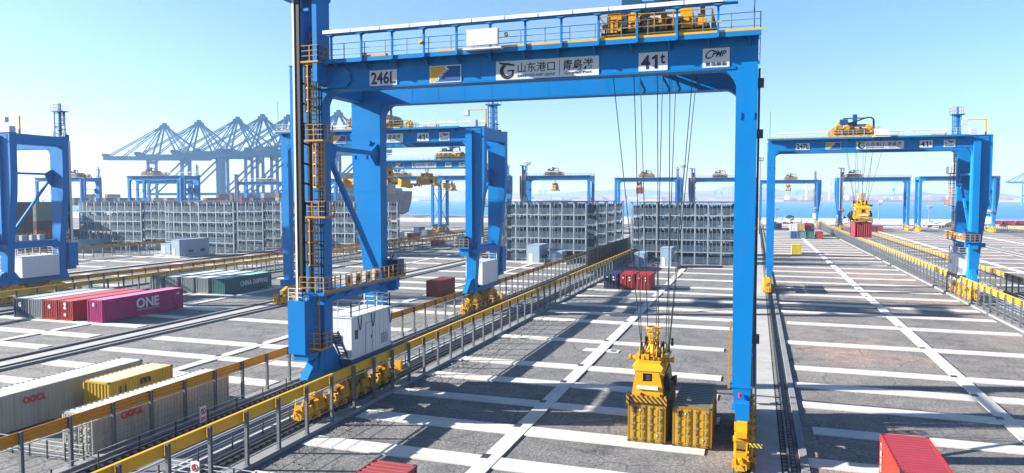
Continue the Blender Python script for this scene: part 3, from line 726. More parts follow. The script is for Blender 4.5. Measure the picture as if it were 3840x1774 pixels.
# ---------------------------------------------------------------- gantry cranes
# local crane frame: u = distance inwards from the rail of the wide-legged side, v = depth from the front girder face, z up
G0, G1 = 23.65, 25.45          # girder bottom / top
def wheel_mesh():
    b = MB(); b.cyl((-.11, 0, 0), (.11, 0, 0), .36, 18); b.cyl((-.16, 0, 0), (.16, 0, 0), .12, 10); return b
WH = wheel_mesh().mesh('wheel', M['dgrey'])
def bogie_mesh(side):
    b = MB()
    # side plates with cut-outs, shaped like an arched truck
    for x in (-.42, .34):
        b.prism([(-1.5, .25), (-1.5, .95), (-1.1, 1.25), (-.35, 1.3), (-.25, 1.75), (.25, 1.75), (.35, 1.3), (1.1, 1.25), (1.5, .95), (1.5, .25), (1.15, .18), (.95, .5), (.5, .5), (.35, .18), (-.35, .18), (-.5, .5), (-.95, .5), (-1.15, .18)], 'x', x, x+.08)
    b.box(-.34, .34, -.3, .3, .7, 1.85); b.box(-.34, .34, -1.45, -1.1, .95, 1.15); b.box(-.34, .34, 1.1, 1.45, .95, 1.15)
    b.cyl((-.5, 0, 1.5), (.5, 0, 1.5), .2, 14)
    s = side
    for y in (-.75, .75):
        b.cyl((s*.42, y, .45), (s*.85, y, .45), .17, 12); b.cyl((s*.5, y, .75), (s*.5, y, 1.35), .16, 12); b.box(s*.42 if s > 0 else -.75, .75 if s > 0 else s*.42, y-.22, y+.22, .28, .68)
        b.cyl((s*.55, y, 1.35), (s*.55, y, 1.5), .2, 12)
    b.box(-.5, .5, -1.75, -1.5, .35, .75); b.cyl((0, -1.95, .55), (0, -1.7, .55), .1, 10)
    return b
def gear_mesh(side):
    b = MB()
    for y in (-.75, .75):
        b.box(side*.5-.1, side*.5+.1, y-.14, y+.14, .72, 1.2); b.cyl((side*.62, y-.3, .35), (side*.62, y+.3, .35), .15, 12)
    b.box(-.3, .3, -1.2, -.5, 1.3, 1.55); b.box(side*.45-.04, side*.45+.04, -.25, .25, .25, .6)
    return b
GE = {s: gear_mesh(s).mesh('gearbox', M['brown']) for s in (1, -1)}
def hose_mesh(side):
    b = MB()
    for y0 in (-1.2, .3):
        P = [(side*.5, y0+.1*k, 1.5-.55*math.sin(pi*k/8)) for k in range(9)]
        for a, c in zip(P[:-1], P[1:]): b.bar(a, c, .035)
    return b
HO = {s: hose_mesh(s).mesh('hydraulic_hoses', M['black']) for s in (1, -1)}
BG = {s: bogie_mesh(s).mesh('bogie', M['yel']) for s in (1, -1)}
def eq_mesh():
    b = MB()
    b.prism([(-2.3, 1.75), (-2.3, 2.1), (-.6, 2.75), (.6, 2.75), (2.3, 2.1), (2.3, 1.75), (1.9, 1.6), (.4, 2.0), (-.4, 2.0), (-1.9, 1.6)], 'x', -.3, .3)
    b.cyl((-.42, 0, 2.55), (.42, 0, 2.55), .26, 14); b.box(-.35, .35, -.45, .45, 2.5, 3.1)
    for y in (-1.75, 1.75): b.cyl((-.42, y, 1.8), (.42, y, 1.8), .17, 12)
    for y in (-1.2, 1.1): b.box(-.45, .45, y-.2, y+.2, 1.9, 2.35)
    b.bar((.4, -2.2, 1.9), (.45, 2.2, 2.0), .06); b.box(.3, .48, -1.0, -.5, 2.3, 2.7)
    return b
EQ = eq_mesh().mesh('equalizer_beam', M['yel'])
def buffer_mesh():
    b = MB(); b.box(-.3, .3, -.35, 0, .4, 1.1); b.cyl((0, -.75, .75), (0, -.35, .75), .13, 10); b.prism([(-.25, .15), (.25, .15), (0, .55)], 'y', -.55, -.45)
    b.bar((-.3, -.5, .2), (-.3, -.1, 1.6), .07); b.bar((.3, -.5, .2), (.3, -.1, 1.6), .07)
    return b
BF = buffer_mesh().mesh('buffer', M['yel'])

CBX = {}
for s_ in (1, -1):
    b = MB(); b.box(-.36, .36, -1.15, 1.15, .45, 2.75); b.box(-.42, .42, -1.2, -1.05, .45, 2.8); b.box(-.42, .42, 1.05, 1.2, .45, 2.8); b.box(-.42, .42, -1.2, 1.2, 2.75, 2.85); b.box(-.42, .42, -1.2, 1.2, .3, .45)
    CBX[s_] = b.mesh('bogie_infill_box', M['brown'])  # brown panels between bogies, added full height to solidify the ground shadow
def spreader_meshes():
    R = {}
    b = MB()                                           # telescopic frame, origin = centre of container top
    for x in (-.62, .62): b.box(x-.2, x+.2, -2.95, 2.95, .22, .62)
    b.box(-.42, .42, -1.6, 1.6, .3, .8)
    for y in (-2.1, 2.1): b.box(-.9, .9, y-.15, y+.15, .25, .6)
    R['frame'] = b.mesh('spreader_frame', M['yel'])
    b = MB()
    b.box(-1.3, 1.3, -3.16, -2.86, .06, .46)
    for x in (-1.3, 1.12): b.box(x, x+.18, -3.25, -2.8, -.16, .5)
    R['end'] = b.mesh('end_beam', M['haz'])
    b = MB()                                           # sloped front shroud with an opening
    for s in (-1, 1):
        b.prism([(s*1.0, .45), (s*.45, .45), (s*.45, 1.35), (s*.30, 1.35), (s*.30, 2.05), (s*.72, 2.05), (s*.92, 1.2)], 'y', -2.75, -2.35)
    b.box(-.45, .45, -2.75, -2.35, .45, .82); b.box(-.45, .45, -2.75, -2.35, 1.08, 1.36); b.box(-.3, .3, -2.75, -2.35, 1.9, 2.05)
    b.loft([(2.05, -.85, .85, -2.8, -1.2), (2.3, -1.0, 1.0, -2.7, -1.0), (2.5, -.75, .75, -2.5, -.9)])
    R['shroud'] = b.mesh('front_shroud', M['yel'])
    R['bar'] = MB().box(-.68, .68, -2.86, -2.76, .86, 1.08).mesh('light_bar', M['wlet'])
    R['dark'] = MB().box(-.44, .44, -2.5, -2.36, .82, 1.08).box(-.3, .3, -2.5, -2.36, 1.36, 1.9).box(-.12, .18, -2.7, -2.5, 1.42, 1.8).mesh('dark_recess_fill', M['dgrey'])  # dark fill in the shroud openings, recess shade put in as colour
    b = MB()
    for s in (-1, 1):
        b.prism([(-1.6, .6), (1.6, .6), (1.2, 1.7), (-1.2, 1.7)], 'x', s*.98-.05, s*.98+.05)
    R['sides'] = b.mesh('striped_side_plate', M['haz'])
    b = MB()                                           # head block
    b.box(-.85, .85, -1.1, 1.1, 1.75, 2.25)
    b.box(-.62, -.1, -1.5, -.6, 2.1, 2.85); b.box(.15, .66, -1.45, -.5, 2.1, 2.7); b.box(-.6, .6, .4, 1.5, 2.1, 2.6); b.box(-.1, .15, -1.3, -.5, 2.1, 2.45)
    for s in (-1, 1):
        for y in (-1.15, 1.15):
            for dx in (.74, .38):
                b.prism([(y-.34, 2.3), (y+.34, 2.3), (y+.3, 2.7), (y+.13, 3.35), (y-.13, 3.35), (y-.3, 2.7)], 'x', s*dx-.035, s*dx+.035)
        b.cyl((s*.8, -.9, 2.45), (s*1.42, -.9, 2.5), .15, 12); b.cyl((s*1.38, -.9, 2.5), (s*1.5, -.9, 2.5), .2, 12); b.box(min(s*.8, s*1.0), max(s*.8, s*1.0), -1.3, .3, 1.95, 2.75)
    b.box(-.3, .3, .2, .8, 2.5, 3.4); b.bar((-.45, -1.4, 2.3), (.5, -1.0, 3.3), .08); b.bar((.4, .9, 2.4), (-.5, .9, 3.3), .1); b.bar((-.5, -.4, 2.6), (-.15, 0, 3.5), .09); b.bar((.5, -.4, 2.6), (.15, 0, 3.5), .09)
    b.box(-.25, .35, -1.56, -1.5, 2.15, 2.5)
    R['head'] = b.mesh('head_block', M['yel'])
    b = MB()
    for q in range(5):
        x0 = -.7+.33*q; P = [(x0+.05*k, -1.62+.02*k, 2.75-.75*math.sin(pi*k/7)) for k in range(8)]
        for a_, c_ in zip(P[:-1], P[1:]): b.bar(a_, c_, .04)
    R['hose'] = b.mesh('hydraulic_hoses', M['black'])
    b = MB()
    for s in (-1, 1):
        for y in (-1.1, 1.1): b.cyl((s*.54-.06, y, 3.0), (s*.54+.06, y, 3.0), .33, 18)
    R['sheave'] = b.mesh('sheaves', M['dgrey'])
    b = MB()
    b.cone((0, 0, 2.5), (0, 0, 3.3), .42, .26, 12, cap=False)
    n = 12
    for i in range(n):
        a, c = 2*pi*i/n, 2*pi*(i+1)/n
        for z, r0 in ((4.45, .5), (4.05, .40), (3.65, .30), (3.3, .24)): b.bar((r0*cos(a), r0*sin(a), z), (r0*cos(c), r0*sin(c), z), .055 if z < 4.4 else .08)
        b.bar((.5*cos(a), .5*sin(a), 4.45), (.24*cos(a), .24*sin(a), 3.3), .05)
    R['basket'] = b.mesh('cable_basket', M['yel'])
    b = MB()
    for s in (-1, 1):
        for y in (-2.4, 2.4): b.prism([(y-.16, -.02), (y+.16, -.02), (y+.22, .5), (y-.22, .5)], 'x', s*1.28-.04, s*1.28+.04)
    b.box(.95, 1.35, -2.0, -1.3, .7, 1.35); b.cyl((1.1, -1.9, 1.5), (1.1, -1.2, 1.5), .16, 10)
    R['guides'] = b.mesh('guide_flaps', M['black'])
    return R
SP = spreader_meshes()
def spreader(x, y, z, label, rotz=0, wide=False, group='yellow hoist spreaders'):
    t = thing('hoist_spreader', label, 'spreader', (x, y, z), group); t.rotation_euler = (0, 0, rotz)
    obj('spreader_frame', SP['frame'], t)
    obj('end_beam', SP['end'], t); obj('end_beam', SP['end'], t, rotz=pi)
    obj('front_shroud', SP['shroud'], t); obj('front_shroud', SP['shroud'], t, rotz=pi)
    obj('light_bar', SP['bar'], t); obj('dark_recess_fill', SP['dark'], t); obj('striped_side_plate', SP['sides'], t)
    h = obj('head_block', SP['head'], t); obj('sheaves', SP['sheave'], h); obj('hydraulic_hoses', SP['hose'], h)
    obj('cable_basket', SP['basket'], t); obj('guide_flaps', SP['guides'], t)
    if wide:
        for s in (-1, 1):
            b = MB(); b.box(-.45, .45, 2.9 if s > 0 else -5.2, 5.2 if s > 0 else -2.9, .25, .75); b.prism([(s*5.0, -.35), (s*5.5, -.6), (s*5.6, .5), (s*5.0, .8)], 'x', -1.2, 1.2); b.build('extended_beam', M['yel'], t)
    return t

def signs(par, y, dx, num, far_=False, xs=None):
    """plates on the front girder face; x positions measured from crane centre"""
    X = xs
    def plate(x0, x1, z0, z1, m='plate'):
        p = MB().box(x0, x1, y-.05, y-.01, z0, z1).build('sign_plate', M[m], par); return p
    def tx(p, s, x, z, w, h, m='ink', **k): return put_text('lettering', s, M[m], w, h, p, (x, y-.052, z), **k)
    if num:
        p = plate(X[0], X[0]+2.12, 23.72, 24.78); tx(p, num, X[0]+1.06, 24.25, 1.9, .86, bold=True)
    p = plate(X[1], X[1]+2.3, 23.70, 24.84)
    q = MB(); a, b_ = X[1]+.07, X[1]+2.23; q.prism([(a, 24.77), (a+1.0, 24.77), (a+1.12, 24.6), (a+.12, 23.77), (a, 23.77)], 'y', y-.062, y-.05); q.build('gold_field', M['sgold'], p)
    q = MB(); q.prism([(a+.3, 23.77), (b_, 23.77), (b_, 24.77), (a+1.15, 24.77), (a+1.28, 24.62)], 'y', y-.062, y-.05); q.build('blue_field', M['sblue'], p)
    o = put_text('lettering', 'QQCTN', M['wlet'], 1.2, .2, p, (a+.86, y-.066, 24.2), bold=True); o.rotation_euler = (0, -math.atan2(.85, 1.0), 0)
    L_ = 6.85; p = plate(X[2], X[2]+L_, 23.62, 24.86)
    r = MB(); n = 26; cx, cz = X[2]+.82, 24.22
    for rad, w0, a0, a1 in ((.46, .10, 60, 330), (.34, .05, 100, 320)):
        for i in range(n):
            t0, t1 = radians(a0+(a1-a0)*i/n), radians(a0+(a1-a0)*(i+1)/n); w = w0*(.35+.65*sin(pi*(i+.5)/n))
            r.add([(cx+(rad+w)*cos(t0), y-.056, cz+(rad+w)*sin(t0)), (cx+(rad-w)*cos(t0), y-.056, cz+(rad-w)*sin(t0)), (cx+(rad-w)*cos(t1), y-.056, cz+(rad-w)*sin(t1)), (cx+(rad+w)*cos(t1), y-.056, cz+(rad+w)*sin(t1))], [[0, 1, 2, 3]])
    r.prism([(cx-.02, cz+.06), (cx+.45, cz+.06), (cx+.36, cz-.32), (cx+.26, cz-.3), (cx+.3, cz-.04), (cx-.02, cz-.04)], 'y', y-.06, y-.051)
    r.prism([(cx-.62, cz+.6), (cx-.1, cz+.5), (cx+.42, cz+.42), (cx+.5, cz+.30), (cx+.2, cz+.32), (cx-.3, cz+.42), (cx-.55, cz+.46)], 'y', y-.06, y-.051)
    r.build('emblem', M['inkb'], p)
    tx(p, '山东港口', X[2]+2.75, 24.38, 2.5, .62, 'inkb'); tx(p, 'SHANDONG PORT GROUP', X[2]+2.75, 23.87, 2.55, .17, 'inkb')
    MB().box(X[2]+4.28, X[2]+4.31, y-.06, y-.05, 23.75, 24.72).build('divider', M['inkb'], p)
    tx(p, '青島港', X[2]+5.5, 24.38, 1.95, .66, 'inkb', italic=.15, bold=True); tx(p, 'Qingdao Port', X[2]+5.5, 23.87, 1.75, .22, 'inkb')
    p = plate(X[3], X[3]+1.76, 23.72, 24.84); tx(p, '4', X[3]+.42, 24.26, .56, .84, bold=True); o_ = MB(); o_.prism([(X[3]+.98, 23.84), (X[3]+1.16, 23.84), (X[3]+1.16, 24.68), (X[3]+1.03, 24.68), (X[3]+.8, 24.52), (X[3]+.8, 24.38), (X[3]+.98, 24.44)], 'y', y-.062, y-.05); o_.build('lettering', M['ink'], p); tx(p, 't', X[3]+1.46, 24.42, .3, .6, bold=True)
    p = plate(X[4], X[4]+1.55, 23.72, 24.86)
    tx(p, 'CPMP'[:1], X[4]+.42, 24.5, .55, .52, italic=.5); tx(p, 'PMP', X[4]+.95, 24.52, .85, .36, italic=.4, bold=True); tx(p, '青岛装备', X[4]+.78, 23.93, 1.25, .24, bold=True)

def crane_common(m, lod):
    """meshes of one crane; m = +1 wide legs at -x side, -1 mirrored. Origin: wide-side rail, front girder face, ground"""
    R = {}
    # girders (two), with end haunches
    def girder(v0):
        b = MB(); b.box(-2.1, 30.15, v0, v0+1.1, G0, G1); b.box(-2.15, 30.2, v0-.06, v0+1.16, G1, G1+.06)
        b.box(.6, 28.9, v0-.05, v0+1.15, G0-.06, G0)
        n = 6
        for u0, s in ((.55, 1), (28.95, -1)):          # rounded corner gussets
            R_ = 1.25; P = [(u0, G0), (u0, G0-R_)]+[(u0+s*(R_-R_*cos(radians(90*i/n))), G0-R_+R_*sin(radians(90*i/n))) for i in range(n+1)][1:]
            b.prism(P, 'y', v0+.02, v0+1.08)
        if lod < 2:
            for u in [1.2+2.3*i for i in range(13)]: b.box(u, u+.035, v0-.008, v0, G0, G1)
            b.box(.6, 28.9, v0-.03, v0+.0, G0+.02, G0+.08)
        return b.mirror(m)
    R['girder_f'] = girder(0).mesh('main_girder', M['blue']); R['girder_r'] = girder(8.5).mesh('main_girder', M['blue'])
    b = MB(); b.box(-2.1, -1.0, 1.1, 8.5, G0+.2, G1-.05); b.box(29.0, 30.1, 1.1, 8.5, G0+.4, G1-.05); R['tie'] = b.mirror(m).mesh('end_tie_beam', M['blue'])
    # wide tapered legs
    def leg(v0):
        b = MB(); v1 = v0+1.1
        b.loft([(3.1, -.5, .5, v0+.1, v1-.1), (4.4, -.72, .53, v0, v1), (9.2, -1.05, .55, v0, v1), (16.5, -1.95, .55, v0, v1), (19.0, -2.1, .55, v0, v1), (G0, -2.1, .55, v0, v1)])
        for z, w in ((16.5, 1.97), (9.3, 1.08)): b.box(-w, .57, v0-.015, v1+.015, z-.05, z+.05)
        b.box(-2.12, .57, v0-.02, v1+.02, G0-.04, G0+.03)
        if lod == 0:
            for z in (6.5, 12.5, 14.5, 21.2): b.box(-.95-.12*max(0, z-9.2), .56, v0-.008, v1+.008, z-.015, z+.015)
            for z in (20.5,): b.cyl((-.5, v0-.15, z), (-.5, v0, z), .2, 12)
            b.box(-.85, -.7, v0-.05, v0, 19.2, 19.5); b.box(-1.9, -1.8, v0-.05, v0, 19.2, 19.5)
            b.prism([(-2.1, 21.8), (-2.55, 21.3), (-2.55, 20.9), (-2.1, 20.6)], 'y', v0+.5, v0+.62)
        return b.mirror(m)
    R['leg_f'] = leg(0).mesh('wide_leg', M['blue']); R['leg_r'] = leg(8.5).mesh('wide_leg', M['blue'])
    def pleg(v0):
        b = MB(); v1 = v0+1.1
        b.loft([(3.2, 29.15, 30.0, v0+.1, v1-.1), (4.6, 28.98, 30.05, v0, v1), (12, 28.93, 30.12, v0, v1), (G0, 28.93, 30.15, v0, v1)])
        b.box(28.85, 30.15, v0-.04, v1+.04, 4.5, 4.65); b.box(28.95, 30.1, v0-.02, v1+.02, 3.1, 3.25)
        for u in (29.2, 29.95): b.box(u-.06, u+.06, v0-.05, v0, 20.6, 21.0)
        return b.mirror(m)
    R['pleg_f'] = pleg(0).mesh('slim_leg', M['blue']); R['pleg_r'] = pleg(8.5).mesh('slim_leg', M['blue'])
    # sills
    b = MB(); b.prism([(-.9, 2.9), (-.3, 4.9), (1.3, 4.9), (2.2, 3.7), (7.4, 3.7), (8.3, 4.9), (9.9, 4.9), (10.5, 2.9)], 'x', -.45, .48); b.box(-.5, .5, -1.5, -.3, 2.95, 3.5); b.prism([(-2.0, 3.1), (-.4, 4.8), (-.4, 3.0)], 'x', -.3, .35)
    R['sill'] = b.mirror(m).mesh('sill_beam', M['blue'])
    b = MB(); b.box(29.2, 30.0, -.9, 10.5, 2.75, 3.75); R['psill'] = b.mirror(m).mesh('sill_beam', M['blue'])
    b = MB()
    b.bar((.2, 1.1, 19.6), (.2, 8.5, 19.6), .32); b.bar((.2, 1.1, 19.3), (.2, 8.4, 10.0), .32); b.prism([(1.1, 20.4), (2.3, 19.75), (2.3, 19.4), (1.9, 18.3), (1.1, 17.6)], 'x', .1, .3); b.prism([(8.5, 20.4), (7.6, 19.8), (7.6, 19.4), (8.5, 18.6)], 'x', .1, .3)
    R['brace'] = b.rot(m).mesh('leg_brace', M['blue']); b = MB()
    b.bar((29.5, 1.1, 19.6), (29.5, 8.5, 19.6), .25); b.bar((29.5, 1.1, 19.3), (29.5, 8.5, 11.5), .22); b.bar((29.5, 8.5, 11.3), (29.5, 1.1, 4.6), .22)
    R['brace2'] = b.rot(m).mesh('leg_brace', M['blue'])
    # platform at z 9.3
    b = MB(); b.box(-.4, 1.55, -1.6, 10.0, 9.05, 9.25); b.prism([(-1.2, 8.5), (-1.2, 9.05), (10.0, 9.05), (10.0, 8.2), (8.4, 8.0), (7.4, 8.5)], 'x', .1, .5)
    for v in (0.5, 3, 5.5, 8.5): b.prism([(.5, 8.55), (1.5, 9.05), (.5, 9.05)], 'y', v-.05, v+.05)
    b.box(-1.05, .55, 1.1, 8.5, 8.3, 9.05)
    R['plat'] = b.mirror(m).mesh('service_platform', M['blue'])
    b = MB(); b.rail([(1.55, -1.6, 9.25), (1.55, 10.9, 9.25)], 1.1, .045, 3, .75, .07); b.box(1.52, 1.58, -1.6, 10.9, 9.2, 9.4); b.rail([(-.4, -1.6, 9.25), (1.55, -1.6, 9.25)], 1.1, .045, 3, .7, .06); b.rail([(-.3, 10.9, 9.25), (1.55, 10.9, 9.25)], 1.1, .045, 3, .7, .06)
    R['prail'] = b.mirror(m).mesh('platform_railing', M['lyel'])
    # machinery cabin
    c = MB(); c.box(-1.0, 1.5, 2.1, 8.3, 3.75, 6.9); c.box(-1.05, 1.55, 2.05, 8.35, 6.9, 6.98)
    if lod < 2:
        for i in range(9): c.box(1.5, 1.515, 2.3+i*.68, 2.34+i*.68, 3.8, 6.85)
    R['cabin'] = c.mirror(m).mesh('machinery_cabin', M['white'])
    b = MB(); b.rail([(1.45, 2.15, 6.98), (1.45, 8.2, 6.98), (-.9, 8.2, 6.98)], 1.1, .05, 3, 1.2, .08); b.rail([(1.45, 2.15, 6.98), (-.9, 2.15, 6.98)], 1.1, .05, 3, 1.2, .08)
    R['crail'] = b.mirror(m).mesh('roof_railing', M['wlet'])
    b = MB(); b.box(1.51, 1.55, 2.6, 3.0, 5.2, 5.9); b.box(-.1, .5, 2.02, 2.09, 4.9, 5.6); R['cwin'] = b.rot(m).mesh('cabin_window', M['glass'])
    b = MB()
    for k_ in range(6): b.box(1.515, 1.535, 6.6, 7.7, 4.2+k_*.14, 4.27+k_*.14)
    for y_ in (4.1, 5.2): b.box(1.515, 1.53, y_, y_+.03, 3.85, 6.2)
    b.box(1.515, 1.53, 4.1, 5.23, 6.2, 6.23); b.box(1.515, 1.56, 5.0, 5.08, 4.9, 5.15); b.box(-.95, -.3, 2.04, 2.1, 4.2, 4.9)
    R['cdet'] = b.rot(m).mesh('cabin_vents', M['grey'])
    b = MB(); b.box(-.7, 1.6, 1.9, 8.4, 3.45, 3.75)
    for i in range(5): b.box(.5, 1.55, 2.3+i*1.4, 2.5+i*1.4, 3.1, 3.45)
    R['cbase'] = b.mirror(m).mesh('cabin_base', M['dblue'])
    # cable mast at the front of the wide leg
    b = MB(); b.box(-.75, -.6, -1.55, -1.15, 8.6, 29.8 if m > 0 else 25.0); R['mastw'] = b.rot(m).mesh('mast_strip', M['wlet'])
    b = MB(); b.box(-.6, -.22, -1.5, -1.1, 9.2, 29.8 if m > 0 else 26.0)
    for i in range(13): b.bar((-.25, -1.3, 10+i*1.4), (.15, -.05, 9.8+i*1.4), .13)
    b.box(-.1, .12, -.9, -.6, 9.2, 25.5)
    for i in range(26): b.box(-.1, .9, -.5, -.36, 9.8+i*.6, 9.86+i*.6)
    b.bar((.62, -.42, 9.2), (.62, -.42, 25), .08); b.bar((.78, -.42, 9.2), (.78, -.42, 25), .05); R['mastb'] = b.rot(m).mesh('cable_chain', M['black'])
    b = MB(); b.box(.85, 1.2, -1.5, .1, 24.0, 29.8); b.box(-.15, .9, -.5, -.3, 25.6, 28.1); b.prism([(-1.9, 29.95), (1.25, 29.75), (1.3, 30.05), (-1.2, 30.3)], 'y', -1.9, .2)
    b.box(-.15, .0, -1.4, .1, 25.5, 29.8); b.box(-.2, .5, -1.4, -1.1, 28.9, 29.1); b.prism([(0.55, 25.3), (.55, 23.7), (2.6, 23.7), (3.0, 24.1), (3.0, 24.7), (2.6, 25.1)], 'y', -.2, 0)
    if m < 0:
        b = MB()
        for u_ in (.0, 1.0):
            for v_ in (-1.3, -.3): b.box(u_-.07, u_+.07, v_-.07, v_+.07, 24.0, 29.6)
        for k_ in range(7): b.box(-.05, 1.05, -1.34, -1.26, 24.5+k_*.8, 24.6+k_*.8); b.box(-.05, 1.05, -.34, -.26, 24.5+k_*.8, 24.6+k_*.8); b.box(-.04, .04, -1.3, -.3, 24.5+k_*.8, 24.58+k_*.8)
        b.box(-.6, 1.4, -1.6, 0, 29.6, 29.75); b.box(.3, .6, -1.0, -.6, 26, 31.0)
    R['mastc'] = b.rot(m).mesh('mast_column', M['blue'])
    b = MB(); b.box(-1.2, .2, -1.95, -.35, 4.85, 8.65); b.box(-.9, .35, -1.8, -.3, 4.4, 4.85); R['mbox'] = b.rot(m).mesh('cable_reel_box', M['blue'])
    b = MB(); b.rail([(-1.15, -1.9, 8.65), (.0, -1.9, 8.65), (0, -.5, 8.65)], .9, .04, 3, .5); R['mrail'] = b.rot(m).mesh('box_railing', M['wlet'])
    b = MB(); lt = .075 if m > 0 and lod == 0 else .06
    b.ladder(.35, -.75, 4.9, 9.2, cage=False, t=lt); b.ladder(.35, -.75, 9.2, 14.7, t=lt); b.ladder(.95, -.75, 14.7, 20.0, t=lt); b.ladder(.38, -.75, 20.0, 25.5, t=lt); b.ladder(.38, -.75, 25.5, 27.6, cage=False, t=lt)
    for z, u0, u1 in ((25.45, -.1, 1.3), (20.0, 0.1, 1.6), (14.65, .1, 1.7), (5.3, .0, 1.3)):
        b.box(u0, u1, -1.55, -.2, z-.12, z); b.rail([(u0, -.3, z), (u0, -1.5, z), (u1, -1.5, z), (u1, -.3, z)], 1.05, .04, 3, .6, .06)
    R['ladder'] = b.rot(m).mesh('ladder_with_cages', M['lyel'])
    b = MB(); b.box(-.45, .5, -.4, 0, 9.6, 24.95); b.prism([(-.4, 9.6), (0, 9.6), (0, 8.9)], 'x', -.45, .5); R['trunk'] = b.mirror(m).mesh('front_trunk', M['blue'])
    b = MB(); b.rail([(-.6, -1.6, 29.75), (1.4, -1.6, 29.75), (1.4, 0, 29.75), (-.6, 0, 29.75)], 1.1, .05, 2, .7); b.ladder(.5, -.75, 25.5, 29.7, t=.07); R['mtop'] = b.rot(m).mesh('mast_ladder', M['lyel'] if m < 0 else M['lyel'])
    # stairs at base
    b = MB()
    for i in range(9): b.box(.5, 1.1, .9+i*.17, 1.15+i*.17, 5.9-i*.27, 5.95-i*.27)
    b.bar((.5, .8, 6.1), (.5, 2.4, 3.5), .06, .18); b.bar((1.12, .8, 6.1), (1.12, 2.4, 3.5), .06, .18); R['stair'] = b.rot(m).mesh('stair_flight', M['dblue'])
    # deck along the girder
    b = MB(); b.box(1.2, 30.3, -.92, -.06, G1-.02, G1+.04); b.box(1.2, 30.3, -.97, -.9, G1-.16, G1+.12)
    for i in range(13): b.prism([(-.88, G1-.05), (-.02, G1-.05), (-.02, G1-.6)], 'x', 2+i*2.3, 2.08+i*2.3)
    R['deck'] = b.mirror(m).mesh('walkway_deck', M['blue'])
    b = MB(); b.box(10, 30.3, -.98, -.9, G1+.12, G1+.24); R['toe'] = b.mirror(m).mesh('toe_board', M['byel'])
    b = MB(); b.rail([(1.4, -.92, G1), (30.25, -.92, G1), (30.25, 10, G1)], 1.15, .035, 3, 1.6, .05); b.rail([(1.4, 9.9, G1), (30.25, 9.9, G1)], 1.15, .035, 3, 1.6, .05)
    R['grail'] = b.mirror(m).mesh('walkway_railing', M['whitel'] if m < 0 else M['grey'])
    b = MB()
    for i in range(12): b.box(2.0+i*2.35, 2.12+i*2.35, -1.08, -.95, G1-.15, 27.05); b.prism([(2.0+i*2.35, 27.05), (2.12+i*2.35, 27.05), (2.5+i*2.35, 27.2), (1.6+i*2.35, 27.2)], 'y', -1.35, -.95)
    b.box(1.5, 29.0, -1.35, -.85, 27.15, 27.22); R['trays'] = b.rot(m).mesh('tray_support', M['blue'])
    b = MB()
    for i in range(12): b.box(1.6+i*2.22, 3.76+i*2.22, -1.4, -.9, 27.22, 27.46)
    R['tray'] = b.rot(m).mesh('cable_tray', M['white'])
    b = MB(); b.box(12.3, 14.4, -1.35, -1.0, 25.75, 26.75); b.box(12.1, 14.7, -1.5, -1.0, 25.45, 25.55); R['bbox'] = b.mirror(m).mesh('electrical_cabinet', M['white'])
    b = MB(); b.cyl((29.9, -.9, G1), (29.9, -.9, G1+4.6), .035, 8); R['rod'] = b.mirror(m).mesh('lightning_rod', M['dgrey'])
    b = MB(); b.box(27.9, 28.1, -1.15, -1.05, 26.1, 26.2); b.box(4.3, 6.6, -.9, -.6, 25.55, 25.72); b.box(4.2, 4.6, -.9, -.6, 25.5, 25.9); b.cyl((8.9, -1.0, 26.2), (8.9, -1.15, 26.3), .13, 10); b.cyl((14.9, -1.0, 26.3), (14.9, -1.15, 26.4), .13, 10); R['fit'] = b.mirror(m).mesh('yellow_fittings', M['yel'])
    b = MB(); b.bar((-1.6, 2, G1), (-1.6, 2, 28.1), .22); b.bar((-1.6, 2, 28.0), (1.2, 2, 28.0), .16); R['davit'] = b.mirror(m).mesh('davit_arm', M['yel'])
    b = MB(); b.box(.9, 1.7, 1.7, 2.3, 27.2, 28.0); b.box(-.3, .6, 1.4, 2.4, 25.6, 26.6); R['davb'] = b.mirror(m).mesh('davit_box', M['whitel'])
    # AC units
    b = MB()
    for v in (2.1, 3.4, 5.0, 6.3): b.box(.55, 1.15, v, v+.85, 9.35, 10.15)
    R['ac'] = b.mirror(m).mesh('air_conditioners', M['whitel'])
    b = MB()
    for v in (2.1, 3.4, 5.0, 6.3): b.cyl((1.15, v+.42, 9.75), (1.17, v+.42, 9.75), .28, 12)
    R['acf'] = b.mirror(m).mesh('fan_grilles', M['dgrey'])
    b = MB(); b.box(.3, 1.5, 9.6, 10.8, 9.3, 10.7); b.bar((.8, 8.7, 9.3), (1.2, 9.5, 11.2), .1); b.bar((1.3, 8.9, 9.3), (.8, 9.6, 10.9), .1); R['reel'] = b.rot(m).mesh('switch_cabinet', M['dblue'])
    b = MB(); b.box(-1.4, 1.3, 9.7, 10.3, 8.3, 9.0); b.box(-.3, 0.9, 10.0, 10.9, 8.0, 9.05); R['rearbox'] = b.rot(m).mesh('rear_box', M['blue'])
    return R
LODP = {0: ['girder_f', 'girder_r', 'tie', 'leg_f', 'leg_r', 'pleg_f', 'pleg_r', 'sill', 'psill', 'brace', 'brace2', 'plat', 'prail', 'cabin', 'crail', 'cwin', 'cdet', 'cbase', 'mastw', 'mastb', 'mastc', 'mbox', 'mrail', 'ladder', 'stair', 'deck', 'toe', 'grail', 'trays', 'tray', 'bbox', 'rod', 'fit', 'ac', 'acf', 'reel', 'rearbox']}
LODP[1] = [k for k in LODP[0] if k not in ('trays',)]+['davit', 'davb']
LODP[2] = ['girder_f', 'girder_r', 'tie', 'leg_f', 'leg_r', 'pleg_f', 'pleg_r', 'sill', 'psill', 'brace', 'brace2', 'plat', 'prail', 'cabin', 'mastw', 'mastb', 'mastc', 'mbox', 'ladder', 'deck', 'grail', 'tray', 'davit', 'ac']
